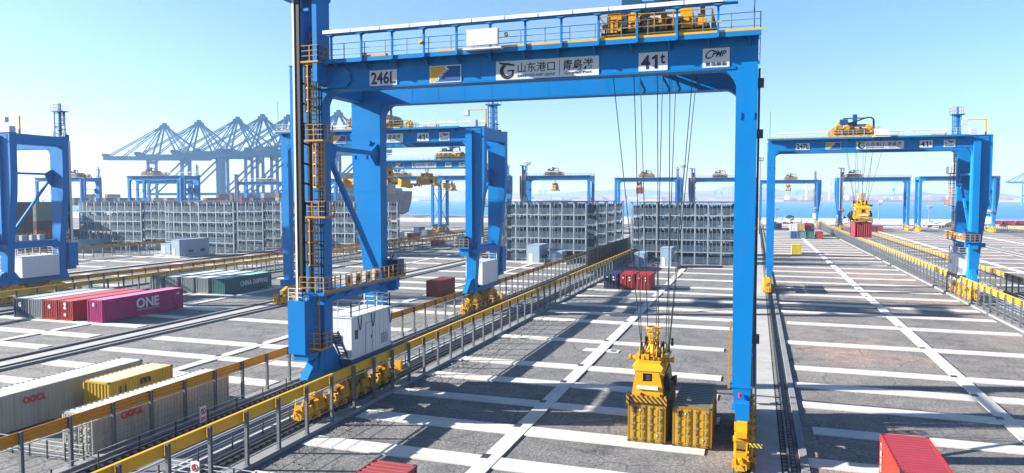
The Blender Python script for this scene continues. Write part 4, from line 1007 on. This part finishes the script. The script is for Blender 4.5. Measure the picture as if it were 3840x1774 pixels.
# trolley: origin between the girders, rail level; spans v -> local y from -0.2 to 9.8
def trolley_meshes():
    R = {}
    b = MB()
    for y in (.15, 9.05): b.box(-3.4, 3.4, y, y+.35, .25, .6); 
    for x in (-3.2, -1.2, 1.0, 3.0): b.box(x, x+.3, .2, 9.4, .35, .6)
    R['frame'] = b.mesh('trolley_frame', M['yel'])
    b = MB()
    for x in (-3.2, 3.2):
        for y in (.32, 9.22): b.cyl((x, y-.12, .2), (x, y+.12, .2), .22, 14)
    R['wheels'] = b.mesh('trolley_wheels', M['dgrey'])
    R['units'] = []
    for x, y, w, d, h in ((-3.0, .4, .9, .9, 1.5), (-1.7, .5, .8, .7, 1.3), (1.5, .5, .7, .8, 1.4), (2.4, .6, .6, .7, .8), (-3.0, 4.2, .8, .9, 1.4), (2.2, 4.0, .8, 1.2, 1.2), (-2.9, 7.8, 1.0, .9, 1.2), (1.9, 7.9, 1, .8, 1.3), (0.2, .45, .5, .6, .9)):
        b = MB(); R['units'].append(b); b.box(x, x+w, y, y+d, .6, .6+h); b.box(x+w*.2, x+w*.7, y+d*.2, y+d*.7, .6+h, .85+h); b.cyl((x+w*.5, y-.06, .6+h*.5), (x+w*.5, y, .6+h*.5), min(w, h)*.28, 12)
    R['units'] = [b.mesh('hoist_unit', M['yel']) for b in R['units']]
    b = MB()
    for y in (2.4, 6.6): b.cyl((-2.2, y, 1.15), (2.2, y, 1.15), .5, 18)
    for x in (-1.8, -.2, 1.4): b.cyl((x, 1.2, 1.0), (x, 2.0, 1.0), .38, 14); b.box(x, x+.5, 1.0, 1.4, .7, 1.7)
    b.box(-2.6, 2.6, 1.6, 8.0, .62, .8); b.box(-.9, .9, .55, 1.0, .7, 1.35)
    R['drum'] = b.mesh('rope_drums', M['dgrey'])
    b = MB(); rp = random.Random(8)
    for y in (.05, 1.3, 8.9): b.box(-3.3, 3.3, y-.05, y+.05, .6, .7)
    b.box(-3.3, -3.2, .05, 8.9, .6, .7)
    for i in range(34):
        x, y, z = rp.uniform(-3.2, 2.0), rp.choice((.05, .05, 1.3, 8.9)), rp.uniform(.9, 1.9); k = rp.random(); b.bar((x, y, .6), (x, y, z), .07)
        if k < .5: b.bar((x, y, z), (x+rp.uniform(.4, 1.2), y, z), .07)
        elif k > .8: b.cb(x, y, z, .35, .2, .3)
    R['pipes'] = b.mesh('pipework', M['black'])
    b = MB(); b.box(-2.3, -1.9, 1.7, 2.2, .8, 2.3); b.box(-2.3, -1.1, 1.6, 2.4, 2.2, 3.1); b.box(-1.2, -.1, 1.9, 2.2, 2.3, 2.5); b.box(-.3, .3, 2.0, 3.0, .8, 3.9); b.box(-.2, .2, 3.0, 4.6, 3.2, 3.5); b.box(-1.6, 1.6, 4.3, 4.5, 3.4, 3.6)
    R['motors'] = b.mesh('control_gantry', M['dblue'])
    b = MB(); b.loft([(.9, -1.1, 1.9, 2.6, 6.2), (2.2, -1.3, 2.1, 2.4, 6.4), (2.4, -.9, 1.8, 2.8, 6.0)]); b.box(-.9, 1.8, .8, 1.6, 1.55, 1.75)
    R['cover'] = b.mesh('machine_cover', M['whitel'])
    b = MB(); b.rail([(-3.4, -.05, .55), (3.4, -.05, .55), (3.4, 9.5, .55), (-3.4, 9.5, .55), (-3.4, -.05, .55)], 1.15, .05, 3, 1.1, .07)
    R['rail'] = b.mesh('trolley_railing', M['lyel'])
    b = MB()
    P = [(-2.0, 1.9, 2.6), (-.8, 1.9, 2.5), (.5, 1.9, 2.9), (1.6, 1.9, 3.3), (2.3, 1.9, 3.35), (2.7, 1.9, 3.0), (2.75, 1.9, 1.2)]
    for a, c in zip(P[:-1], P[1:]): b.bar(a, c, .28, .2)
    P = [(-2.1, 1.9, 2.7), (-2.7, 1.8, 2.3), (-3.0, 1.7, 1.4)]
    for a, c in zip(P[:-1], P[1:]): b.bar(a, c, .12)
    R['hose'] = b.mesh('cable_guide', M['black'])
    return R
TRM = trolley_meshes()
TNM = dict(frame='trolley_frame', wheels='trolley_wheels', drum='rope_drums', motors='control_gantry', cover='machine_cover', rail='trolley_railing', hose='cable_guide')
CRM = {}
def crane(block, Y, lod, label, trol=None, num=None, xs=None, dark=False):
    """trol = x of the trolley centre relative to block centre"""
    l, r = BL[block]; m = 1 if block in ('A', 'D', 'G', 'F', 'L2', 'L4') else -1
    key = (m, lod)
    if key not in CRM: CRM[key] = crane_common(m, lod)
    R = CRM[key]; xr = l if m > 0 else r
    t = thing('gantry_crane', label, 'crane', (xr, Y, 0), 'blue gantry cranes over the blocks')
    for k in LODP[lod]+(['trunk', 'mtop'] if m < 0 else []): obj(R[k].name.split('.')[0], R[k], t)
    W_ = r-l; 
    for u in (0, W_):
        for v in (1.4, 7.9):
            e = obj('equalizer_beam', EQ, t, (m*u, v-.1, -.02))
            if lod < 2:
                for dv in (-1.75, 1.75):
                    q = obj('bogie', BG[m if u else m], t, (m*u, v-.1+dv, .0))
                    for w in (-.75, .75): obj('wheel', WH, q, (0, w, .62))
                    obj('gearbox', GE[m if u else -m if lod else 1], q); obj('hydraulic_hoses', HO[m if u else 1], q)
            else:
                for dv in (-1.75, 1.75): obj('bogie', BG[1], t, (m*u, v-.1+dv, 0))
        obj('bogie_infill_box', CBX[1], t, (m*u, 4.6, 0))
        if lod < 2: obj('buffer', BF, t, (m*u, -2.25, .26)); obj('buffer', BF, t, (m*u, 12.3, .26), rotz=pi)
    c = (l+r)/2-xr
    if trol is not None:
        s = obj('trolley_frame', TRM['frame'], t, (c+trol, 0, G1+.05))
        for u_ in TRM['units']: obj('hoist_unit', u_, s)
        obj('pipework', TRM['pipes'], s)
        for k in ('wheels', 'drum', 'motors', 'cover', 'rail', 'hose'): obj(TNM[k], TRM[k], s)
    if xs:
        signs(t, -.0, 0, num, xs=[c+x for x in xs])
    return t
def ropes(x, y, z0, z1, label, spread=2.6, lo=.9, n=9, r=.028, yspan=4.0, ylo=1.1):
    t = thing('hoist_ropes', label, 'ropes', (x, y, z0), 'hoist ropes of the cranes')
    H = z1-z0
    tops = [(-spread, -yspan), (-spread*.75, yspan), (-spread*.45, -yspan), (-.12*spread, yspan), (.12*spread, -yspan), (.25*spread, yspan), (.42*spread, -yspan), (.82*spread, yspan), (spread, -yspan)][:n]
    los = [(-lo, -ylo), (-lo*.85, ylo), (-lo, -ylo), (-.1, 0), (.1, 0), (lo*.5, ylo), (lo, -ylo), (lo*.8, ylo), (lo, -ylo)][:n]
    for a, b in zip(tops, los):
        MB().bar((b[0], b[1], 0), (a[0], a[1], H), 2*r, 2*r, 6).build('rope', M['dgrey'], t)
    for sx in (-lo, lo):
        for sy in (-ylo, ylo): MB().cyl((sx, sy, -.1), (sx, sy, .45), .09, 8).build('rope_socket', M['black'], t)
    return t
XA = (-10.32, -5.73, -.96, 8.37, 12.19)
XB = (-11.0, -6.5, -2.0, 7.05, 10.35)
A = crane('A', 45.5, 0, 'nearest and largest blue gantry crane, filling the middle of the picture', trol=9.3, num='246L', xs=XA)
crane('C', 92, 1, 'blue gantry crane standing behind the nearest one, on its left lane', trol=-.7, xs=XB)
crane('B', 128.6, 1, 'blue gantry crane over the right lane, holding a dark red container', trol=-2.0, num='247L', xs=XB)
crane('E', 78.0, 1, 'blue gantry crane cut off by the left edge of the picture', trol=None)
crane('D', 172, 2, 'gantry crane with sign plates seen under the girder of the second crane', trol=9, xs=XA, num='')
for b, Y, tr, lab in (('E', 300, 2, 'gantry crane far off, low between the legs of the second crane'), ('D', 312, -2, 'distant gantry crane with a mast on its left, over the middle rack'),
                      ('C', 360, 0, 'distant gantry crane seen behind the hoist ropes, a red box below'), ('A', 372, -2, 'distant gantry crane partly hidden by the tall right leg'),
                      ('B', 436, 1, 'far gantry crane at the end of the right lane'), ('G', 388, -9, 'distant gantry crane right of the hanging dark red container'),
                      ('H', 380, None, 'distant gantry crane behind the right mast crane'),
                      ('L3', 258, -4, 'hazy gantry crane above the left racks with a mast on its right'), ('L5', 268, 8, 'hazy gantry crane beside the far left crane leg'),
                      ('L4', 376, 4, 'hazy gantry crane above the racks, just left of the nearest crane'), ('L2', 330, 0, 'hazy gantry crane behind the crane above the left racks'), ('L5', 330, 0, 'hazy gantry crane seen between the legs of the far left crane'), ('F', 300, -3, 'hazy gantry crane behind the mast of the nearest crane')):
    crane(b, Y, 2, lab, trol=tr)
# hanging gear
spreader(-6.52, 49.83, 2.67, 'yellow spreader clamped on the yellow container in the nearest lane')
ropes(-6.3, 50.1, 5.75, 25.2, 'long hoist ropes of the nearest crane running down to its spreader')
spreader(16.1, 129.8, 12.15, 'yellow spreader carrying the dark red container under the right crane')
container(14.88, 126.8, C20, 2.4, (0.30, .012, .03), 'dark_crimson', 'dark red container hanging high from the spreader of the right crane', z=9.6)
ropes(16.0, 130.5, 15.0, 25.3, 'hoist ropes of the right crane above the dark red container', spread=2.9)
spreader(-54.2, 97, 18.0, 'yellow spreader hanging empty under the second crane, cut by the blue leg', rotz=pi/2*.92, wide=True)
ropes(-54.2, 97, 21.0, 25.3, 'short hoist ropes of the second crane')

b = MB()
for v0 in (3.0, 5.0, 7.9):
    P = [(1.56, v0+.55*q, 6.9-1.1*math.sin(pi*q)*(1 if v0 < 7 else 1.2)) for q in [i/8 for i in range(9)]]
    for a_, c_ in zip(P[:-1], P[1:]): b.bar(a_, c_, .045)
b.build('cable_loops', M['dgrey'], A)
t_ = MB(); t_.cyl((29.45, -.12, 3.95), (29.45, -.12, 4.2), .09, 10); t_.build('warning_lamp', M['rlet'], A)
MB().box(29.25, 29.8, -.16, -.02, 3.3, 3.6).build('foot_label', M['wlet'], A)
MB().box(30.05, 30.75, -1.9, -1.75, 1.55, 1.75).build('hazard_bar', M['hazg'], A)
MB().bar((28.85, .2, 8.5), (28.78, .2, 4.4), .12, .3).build('side_ladder', M['lyel'], A)
b = MB(); b.bar((30.25, .3, 4.6), (30.25, .3, 23.6), .1); b.bar((30.2, .6, 4.6), (30.2, .6, 23.6), .06)
for z in (22.5, 19.5, 7.2): b.box(30.1, 30.5, .2, .8, z, z+.5)
b.build('cable_duct', M['dgrey'], A)
def D2(px, py, Y):
    """world x, z of display pixel at depth row Y"""
    r = fw+Vector((cos(YAW), sin(YAW), 0))*((px*1.490683-1920)/2730)
    up = Vector((cos(YAW), sin(YAW), 0)).cross(fw); r = r-up*((py*1.490683-887)/2730)
    k = Y/r.y; return r.x*k, 16+r.z*k
# far spreaders
for px, py, Y, sc, lab, box in ((1074, 468, 176, 1, 'yellow spreader hanging in the open under the third girder, seen through the second crane', None), (1137, 480, 304, 1, 'small orange spreader right of the open hanging one', None),
                       (1397, 480, 316, 1, 'distant yellow spreader under the crane over the middle rack', None), (1609, 474, 364, 1, 'distant spreader with a red box behind the ropes', (.35, .02, .03)), (1983, 480, 440, 1, 'tiny spreader under the far crane of the right lane', None)):
    x, z = D2(px, py, Y)
    spreader(x, Y, z, lab, wide=(Y == 176), rotz=(pi/2*.95 if Y == 176 else 0)); ropes(x, Y, z+3, 25.2, 'hoist ropes of the '+lab.replace(', seen through the second crane', ''), spread=1.6, n=4, r=.03)
    if box: container(x-1.22, Y-3, C20, 2.59, box, 'hanging_red', 'small red container hanging far away behind the hoist ropes', z=z-2.6, detail=1)
# ---------------------------------------------------------------- quay cranes
def quay_crane_meshes():
    R = {}
    b = MB()
    for y in (-9, 9):
        for x, w in ((-15, 2.2), (15, 2.2)): b.box(x-w/2, x+w/2, y-1, y+1, 2, 50)
        b.box(-15, 15, y-.9, y+.9, 17, 19.5)
        b.bar((-15, y, 19), (15, y, 48), 1.3); 
    for x in (-15, 15): b.box(x-1, x+1, -9, 9, 17, 19.5); b.box(x-1, x+1, -10, 10, 46, 49)
    for y in (-7, 7): 
        for x in (-15, 15): b.box(x-1.2, x+1.2, y-4, y+4, .2, 2)
    R['legs'] = b.mesh('portal_legs', M['sts'])
    b = MB(); b.box(-57, 38, -3.8, -2.0, 49.5, 53.2); b.box(-57, 38, 2.0, 3.8, 49.5, 53.2)
    for i in range(19): b.box(-56.5+i*5, -55.8+i*5, -2.2, 2.2, 50.4, 51)
    b.box(-58, -55, -4, 4, 52.8, 55.5); R['boom'] = b.mesh('boom', M['sts'])
    b = MB(); b.bar((-13, -8, 49), (-4, -2.4, 80), 1.3); b.bar((-13, 8, 49), (-4, 2.4, 80), 1.3); b.bar((13, -8, 49), (-2, -2.4, 80), 1.1); b.bar((13, 8, 49), (-2, 2.4, 80), 1.1); b.box(-6, 0, -4, 4, 79, 82); b.box(-4.5, -1.5, -2, 2, 82, 84)
    R['apex'] = b.mesh('apex_frame', M['sts'])
    b = MB()
    for y in (-2.6, 2.6):
        for x in (-54, -40, -24): b.bar((-5, y, 80.5), (x, y, 53), .75)
        for x in (33, 22): b.bar((-1, y, 80.5), (x, y, 53), .75)
    R['stay'] = b.mesh('stay_rods', M['sts'])
    b = MB(); b.box(14, 27, -5, 5, 53, 58.5); R['house'] = b.mesh('machinery_house', M['whitel'])
    b = MB(); b.rail([(-55, -4, 53), (36, -4, 53)], 1.3, .12, 2, 4); b.ladder(16.5, -10.3, 2, 50, w=1.2, cage=False, step=1.2, t=.15); R['walk'] = b.mesh('boom_walkway', M['grey'])
    return R
QC = quay_crane_meshes()
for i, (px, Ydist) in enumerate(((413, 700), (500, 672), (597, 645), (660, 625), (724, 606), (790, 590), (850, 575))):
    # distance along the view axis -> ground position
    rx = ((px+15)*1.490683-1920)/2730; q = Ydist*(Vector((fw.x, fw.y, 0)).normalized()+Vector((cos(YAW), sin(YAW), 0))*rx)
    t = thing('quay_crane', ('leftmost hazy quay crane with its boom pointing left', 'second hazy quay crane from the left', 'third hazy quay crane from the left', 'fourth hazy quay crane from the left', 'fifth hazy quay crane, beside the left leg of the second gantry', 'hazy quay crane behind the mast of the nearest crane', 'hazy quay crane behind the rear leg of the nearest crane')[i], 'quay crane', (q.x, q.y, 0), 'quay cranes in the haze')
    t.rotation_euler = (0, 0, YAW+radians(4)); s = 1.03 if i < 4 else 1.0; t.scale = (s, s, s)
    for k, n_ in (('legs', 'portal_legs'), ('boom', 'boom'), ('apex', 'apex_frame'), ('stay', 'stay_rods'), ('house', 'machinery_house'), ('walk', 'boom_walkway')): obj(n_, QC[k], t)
# ---------------------------------------------------------------- far containers behind the racks
ORD = 'first second third fourth fifth sixth seventh eighth ninth tenth eleventh twelfth thirteenth fourteenth fifteenth sixteenth seventeenth eighteenth nineteenth twentieth twentyfirst'.split()
rr = random.Random(11)
cols = [((.35, .05, .03), 'far_red', 'red'), ((.05, .10, .25), 'far_blue', 'blue'), ((.42, .20, .08), 'far_brown', 'brown'), ((.5, .5, .48), 'far_white', 'white'), ((.06, .22, .2), 'far_green', 'green')]
spots = []
for px in range(180, 740, 28):
    for Y in (360, 430):
        x, z = D2(px+rr.uniform(-8, 8), 500, Y); spots.append((x, Y))
for i, (x, Y) in enumerate(spots):
    for lev in range(rr.choice((5, 6, 6, 7))):
        c, n, w = cols[rr.randrange(5)]
        if lev < 4: continue
        container(x, Y, C40, 2.6, c, n, 'hazy %s container, %s layer of the %s distant stack from the left' % (w, ('', '', '', '', 'fifth', 'sixth', 'top')[lev], (ORD[i//2]+(' nearer', ' farther')[i % 2])), z=.05+2.6*lev, detail=1, group='far containers above the left racks', rotz=0)
# ship behind the second crane
def ship(x, y, label):
    t = thing('container_ship', label, 'ship', (x, y, 0)); t.rotation_euler = (0, 0, radians(12))
    b = MB(); b.prism([(-150, -3), (22, -3), (30, 1), (33, 12), (34, 22), (28, 22), (28, 19), (-150, 19)], 'y', 0, 30); b.build('hull', mat('ship_hull', (.035, .012, .03), .9, spec=0.0), t)
    for i, (a, h) in enumerate(((20, 25), (13, 31), (5, 35), (-3, 38), (-11, 38), (-19, 40), (-27, 40))):
        MB().box(a-3.8, a+3.8, 1, 29, 19, h).build('container_bay', M_[i % 3], t)
M_ = [mat('bay_maroon', (.05, .015, .02), .6), mat('bay_navy', (.02, .03, .06), .6), mat('bay_violet', (.04, .03, .045), .6)]
x, z = D2(1040, 540, 640); ship(x-46, 640, 'large dark container ship moored beyond the yard, between the crane legs')
# maroon coaches / boxes at the right edge
for i in range(5):
    container(109+i*7.2, 470+i*2, C20, 2.8, (.42, .02, .10), 'wine', '%s wine red box in the row at the far right edge' % ('first', 'second', 'third', 'fourth', 'fifth')[i], detail=1, rotz=-pi/2*.95)
# small white vehicles along the quay
def truck(x, y, rz, label):
    t = thing('terminal_truck', label, 'truck', (x, y, .05), 'white terminal trucks on the quay'); t.rotation_euler = (0, 0, rz)
    b = MB(); b.box(-1.2, 1.2, -6.5, 3.5, 1.0, 1.4); b.build('chassis', M['dgrey'], t)
    b = MB(); b.prism([(3.6, .6), (6.2, .6), (6.2, 1.9), (5.6, 3.1), (3.6, 3.1)], 'x', -1.15, 1.15); b.build('cab', M['white'], t)
    MB().box(-1.0, 1.0, 5.75, 6.22, 1.95, 2.7).build('windscreen', M['glass'], t)
    MB().prism([(-6.4, 1.4), (3.2, 1.4), (3.2, 1.7), (0, 2.9), (-2.5, 1.9), (-6.4, 3.4)], 'x', -1.1, 1.1).build('load_frame', M['whitel'], t)
    for yy in (-5.6, -4.3, 4.8):
        for s in (-1, 1): obj('wheel', WHT_, t, (s*1.05, yy, .5))
WHT_ = MB().cyl((-.18, 0, 0), (.18, 0, 0), .5, 14).mesh('wheel', M['black'])
for i, (px, Y, rz, w) in enumerate(((1955, 465, 1.2, 'beside the distant maroon container'), (1968, 470, 1.9, 'behind the distant stacked row'), (2005, 462, 1.4, 'above the white stacked container'), (2045, 452, 1.5, 'at the right end of the distant stacked row'), (2342, 430, 1.4, 'behind the right lanes, left of the yellow mast'), (2362, 436, 1.9, 'just left of the right crane leg'), (2150, 470, 1.1, 'behind the hanging red container'))):
    x, z = D2(px, 540, Y); truck(x, Y, rz, 'small white truck '+w)
# high lamp masts
def lamp_mast(px, Y, h, label):
    x, z = D2(px, 540, Y); t = thing('lamp_mast', label, 'lamp mast', (x, Y, 0), 'tall lamp masts')
    MB().cone((0, 0, 0), (0, 0, h), .38, .16, 12).build('pole', M['grey'], t)
    b = MB(); b.cyl((0, 0, h-1.5), (0, 0, h-1.2), 1.4, 14); b.rail([(-1.3, -1.3, h-1.2), (1.3, -1.3, h-1.2), (1.3, 1.3, h-1.2), (-1.3, 1.3, h-1.2)], 1.1, .08, 2, .9); b.build('crown_platform', M['grey'], t)
    b = MB()
    for k in range(6): a = k*pi/3; b.cb(1.2*cos(a), 1.2*sin(a), h-.2, .6, .6, .5)
    b.build('floodlights', M['whitel'], t)
lamp_mast(1327, 360, 34, 'grey lamp mast behind the crane over the middle rack'); lamp_mast(1910, 330, 33, 'thin lamp mast right behind the tall blue leg'); lamp_mast(1717, 420, 34, 'lamp mast between the two cranes behind the ropes')
lamp_mast(2338, 480, 11, 'small lamp post on the quay left of the right crane'); lamp_mast(1953, 470, 10, 'short lamp post on the quay at the end of the right lane'); lamp_mast(2211, 560, 12, 'faint lamp post by the water behind the hanging container')
# leafy tree on the quay
def tree(x, y, h, label, c):
    t = thing('bushy_tree', label, 'tree', (x, y, 0), 'small trees')
    MB().cone((0, 0, 0), (0, 0, h*.6), .3, .12, 8).build('trunk', M['rust'], t)
    b = MB(); r = random.Random(int(x*10))
    for i in range(700):
        a = r.uniform(0, 2*pi); ph = math.acos(r.uniform(-1, 1)); R_ = h*.42*(r.random()**.4)
        p = Vector((R_*sin(ph)*cos(a), R_*sin(ph)*sin(a), h*.62+R_*.8*cos(ph))); s = r.uniform(.2, .45)
        d = Vector((r.gauss(0, 1), r.gauss(0, 1), r.gauss(0, 1))).normalized(); e = d.orthogonal().normalized()*s; f = d.cross(e)
        b.add([p-e-f, p+e-f, p+e+f, p-e+f], [[0, 1, 2, 3]])
    b.build('crown', mat('foliage', c, .8, 0, .5, 1.5), t)
x, z = D2(2150, 540, 455); tree(x, 455, 9, 'dark bushy tree behind the right lane crane mast', (.06, .07, .03))
for i, px in enumerate((1988, 2118)):
    x, z = D2(px, 540, 480); tree(x, 480, 5, ('small tree above the stacked row at the end of the right lane', 'small tree left of the hanging dark red container')[i], (.07, .08, .05))
# ---------------------------------------------------------------- far shore things
def chimney(px, Y, h, label):
    x, z = D2(px, 480, Y); t = thing('chimney', label, 'chimney', (x, Y, 3))
    MB().cone((0, 0, 0), (0, 0, h), 5.5, 3.8, 16).build('stack', M['white'], t)
    b = MB()
    for k in (.8, .9): b.cyl((0, 0, h*k), (0, 0, h*k+h*.04), 5.2, 16)
    b.build('red_bands', M['rlet'], t)
chimney(2030, 3330, 91, 'tall pale chimney in the haze on the far shore'); chimney(2088, 3330, 78, 'shorter pale chimney in the haze on the far shore')
rr = random.Random(4)
shc = ((.45, .16, .13), (.5, .3, .25), (.6, .55, .5), (.3, .3, .4), (.55, .2, .15))
sb = MB(); k_ = 0
for px in list(range(1975, 2576, 21))+list(range(1290, 1840, 38)):
    w = rr.uniform(45, 120); Y = 3330+rr.uniform(0, 150); x, z = D2(px+rr.uniform(-6, 6), 500, Y); h = rr.uniform(6, 17); sb.cur = k_ % 5; sb.box(x-w/2, x+w/2, Y, Y+40, 3, 3+h); sb.cur = 5; sb.prism([(x-w/2-1, 3+h), (x+w/2+1, 3+h), (x+w/2-3, 8+h), (x-w/2+3, 8+h)], 'y', Y-1, Y+41); k_ += 1
tag(sb.build('shore_buildings', [mat('shed_wall', c, .8) for c in shc]+[mat('shed_roof', (.45, .42, .42), .7)]), kind='stuff')
def ship_crane(px, Y, h, label):
    x, z = D2(px, 500, Y); t = thing('shore_crane', label, 'crane', (x, Y, 3), 'slewing cranes on the far shore')
    b = MB()
    for sx in (-8, 8): b.bar((sx, 0, 0), (sx*.3, 0, h*.5), 2.5)
    b.box(-6, 6, -6, 6, h*.45, h*.6); b.build('tower', M['sts'], t)
    MB().bar((0, 0, h*.55), (h*.28, 0, h), 2.2).bar((-6, 0, h*.6), (h*.1, 0, h*.85), 1.2).bar((0, 0, h*.85), (h*.28, 0, h), 1.0).build('jib', M['sts'], t)
for i, (px, h) in enumerate(sorted(((2247, 84), (2282, 88), (2155, 70), (1985, 60), (2005, 55), (2470, 80), (1360, 75), (1372, 80), (1492, 62), (1800, 66), (1815, 60)))):
    ship_crane(px, 3420, h, 'hazy slewing crane, %s from the left along the far shore' % ORD[i])
x, z = D2(2556, 480, 1900)
t = thing('quay_crane', 'faint quay crane at the right edge over the water', 'quay crane', (x+30, 1900, -3), 'quay cranes in the haze'); t.rotation_euler = (0, 0, YAW)
for k, n_ in (('legs', 'portal_legs'), ('boom', 'boom'), ('apex', 'apex_frame'), ('stay', 'stay_rods')): obj(n_, QC[k], t)
def boat(px, Y, L_, label):
    x, z = D2(px, 520, Y); t = thing('moored_ship', label, 'ship', (x, Y, -3), 'ships on the far water')
    MB().prism([(-L_/2, 0), (L_/2-6, 0), (L_/2, 8), (-L_/2, 8)], 'y', 0, 18).build('hull', mat('far_hull', (.35, .05, .05), .6), t); MB().box(-L_/2+4, -L_/2+20, 2, 16, 8, 24).box(-L_/2+7, -L_/2+12, 5, 10, 24, 30).build('deck_house', M['white'], t)
boat(2165, 2900, 120, 'hazy ship with a white bridge lying off the far shore'); boat(2330, 3000, 150, 'hazy red hulled ship near the far shore at right'); boat(2020, 3000, 140, 'hazy ship on the far shore below the chimneys')
# ---------------------------------------------------------------- haze
hz = MB(); hz.box(-5400, 4400, -160, 6100, -5.5, 97)
m = bpy.data.materials.new('haze_air'); m.use_nodes = True; t_ = m.node_tree
for n_ in list(t_.nodes):
    if n_.type == 'BSDF_PRINCIPLED': t_.nodes.remove(n_)
v = t_.nodes.new('ShaderNodeVolumePrincipled'); v.inputs['Color'].default_value = (0.58, 0.76, 1.0, 1); v.inputs['Density'].default_value = 0.00017; v.inputs['Anisotropy'].default_value = 0.15
t_.links.new(v.outputs[0], t_.nodes['Material Output'].inputs['Volume'])
tag(hz.build('haze', m), kind='stuff')
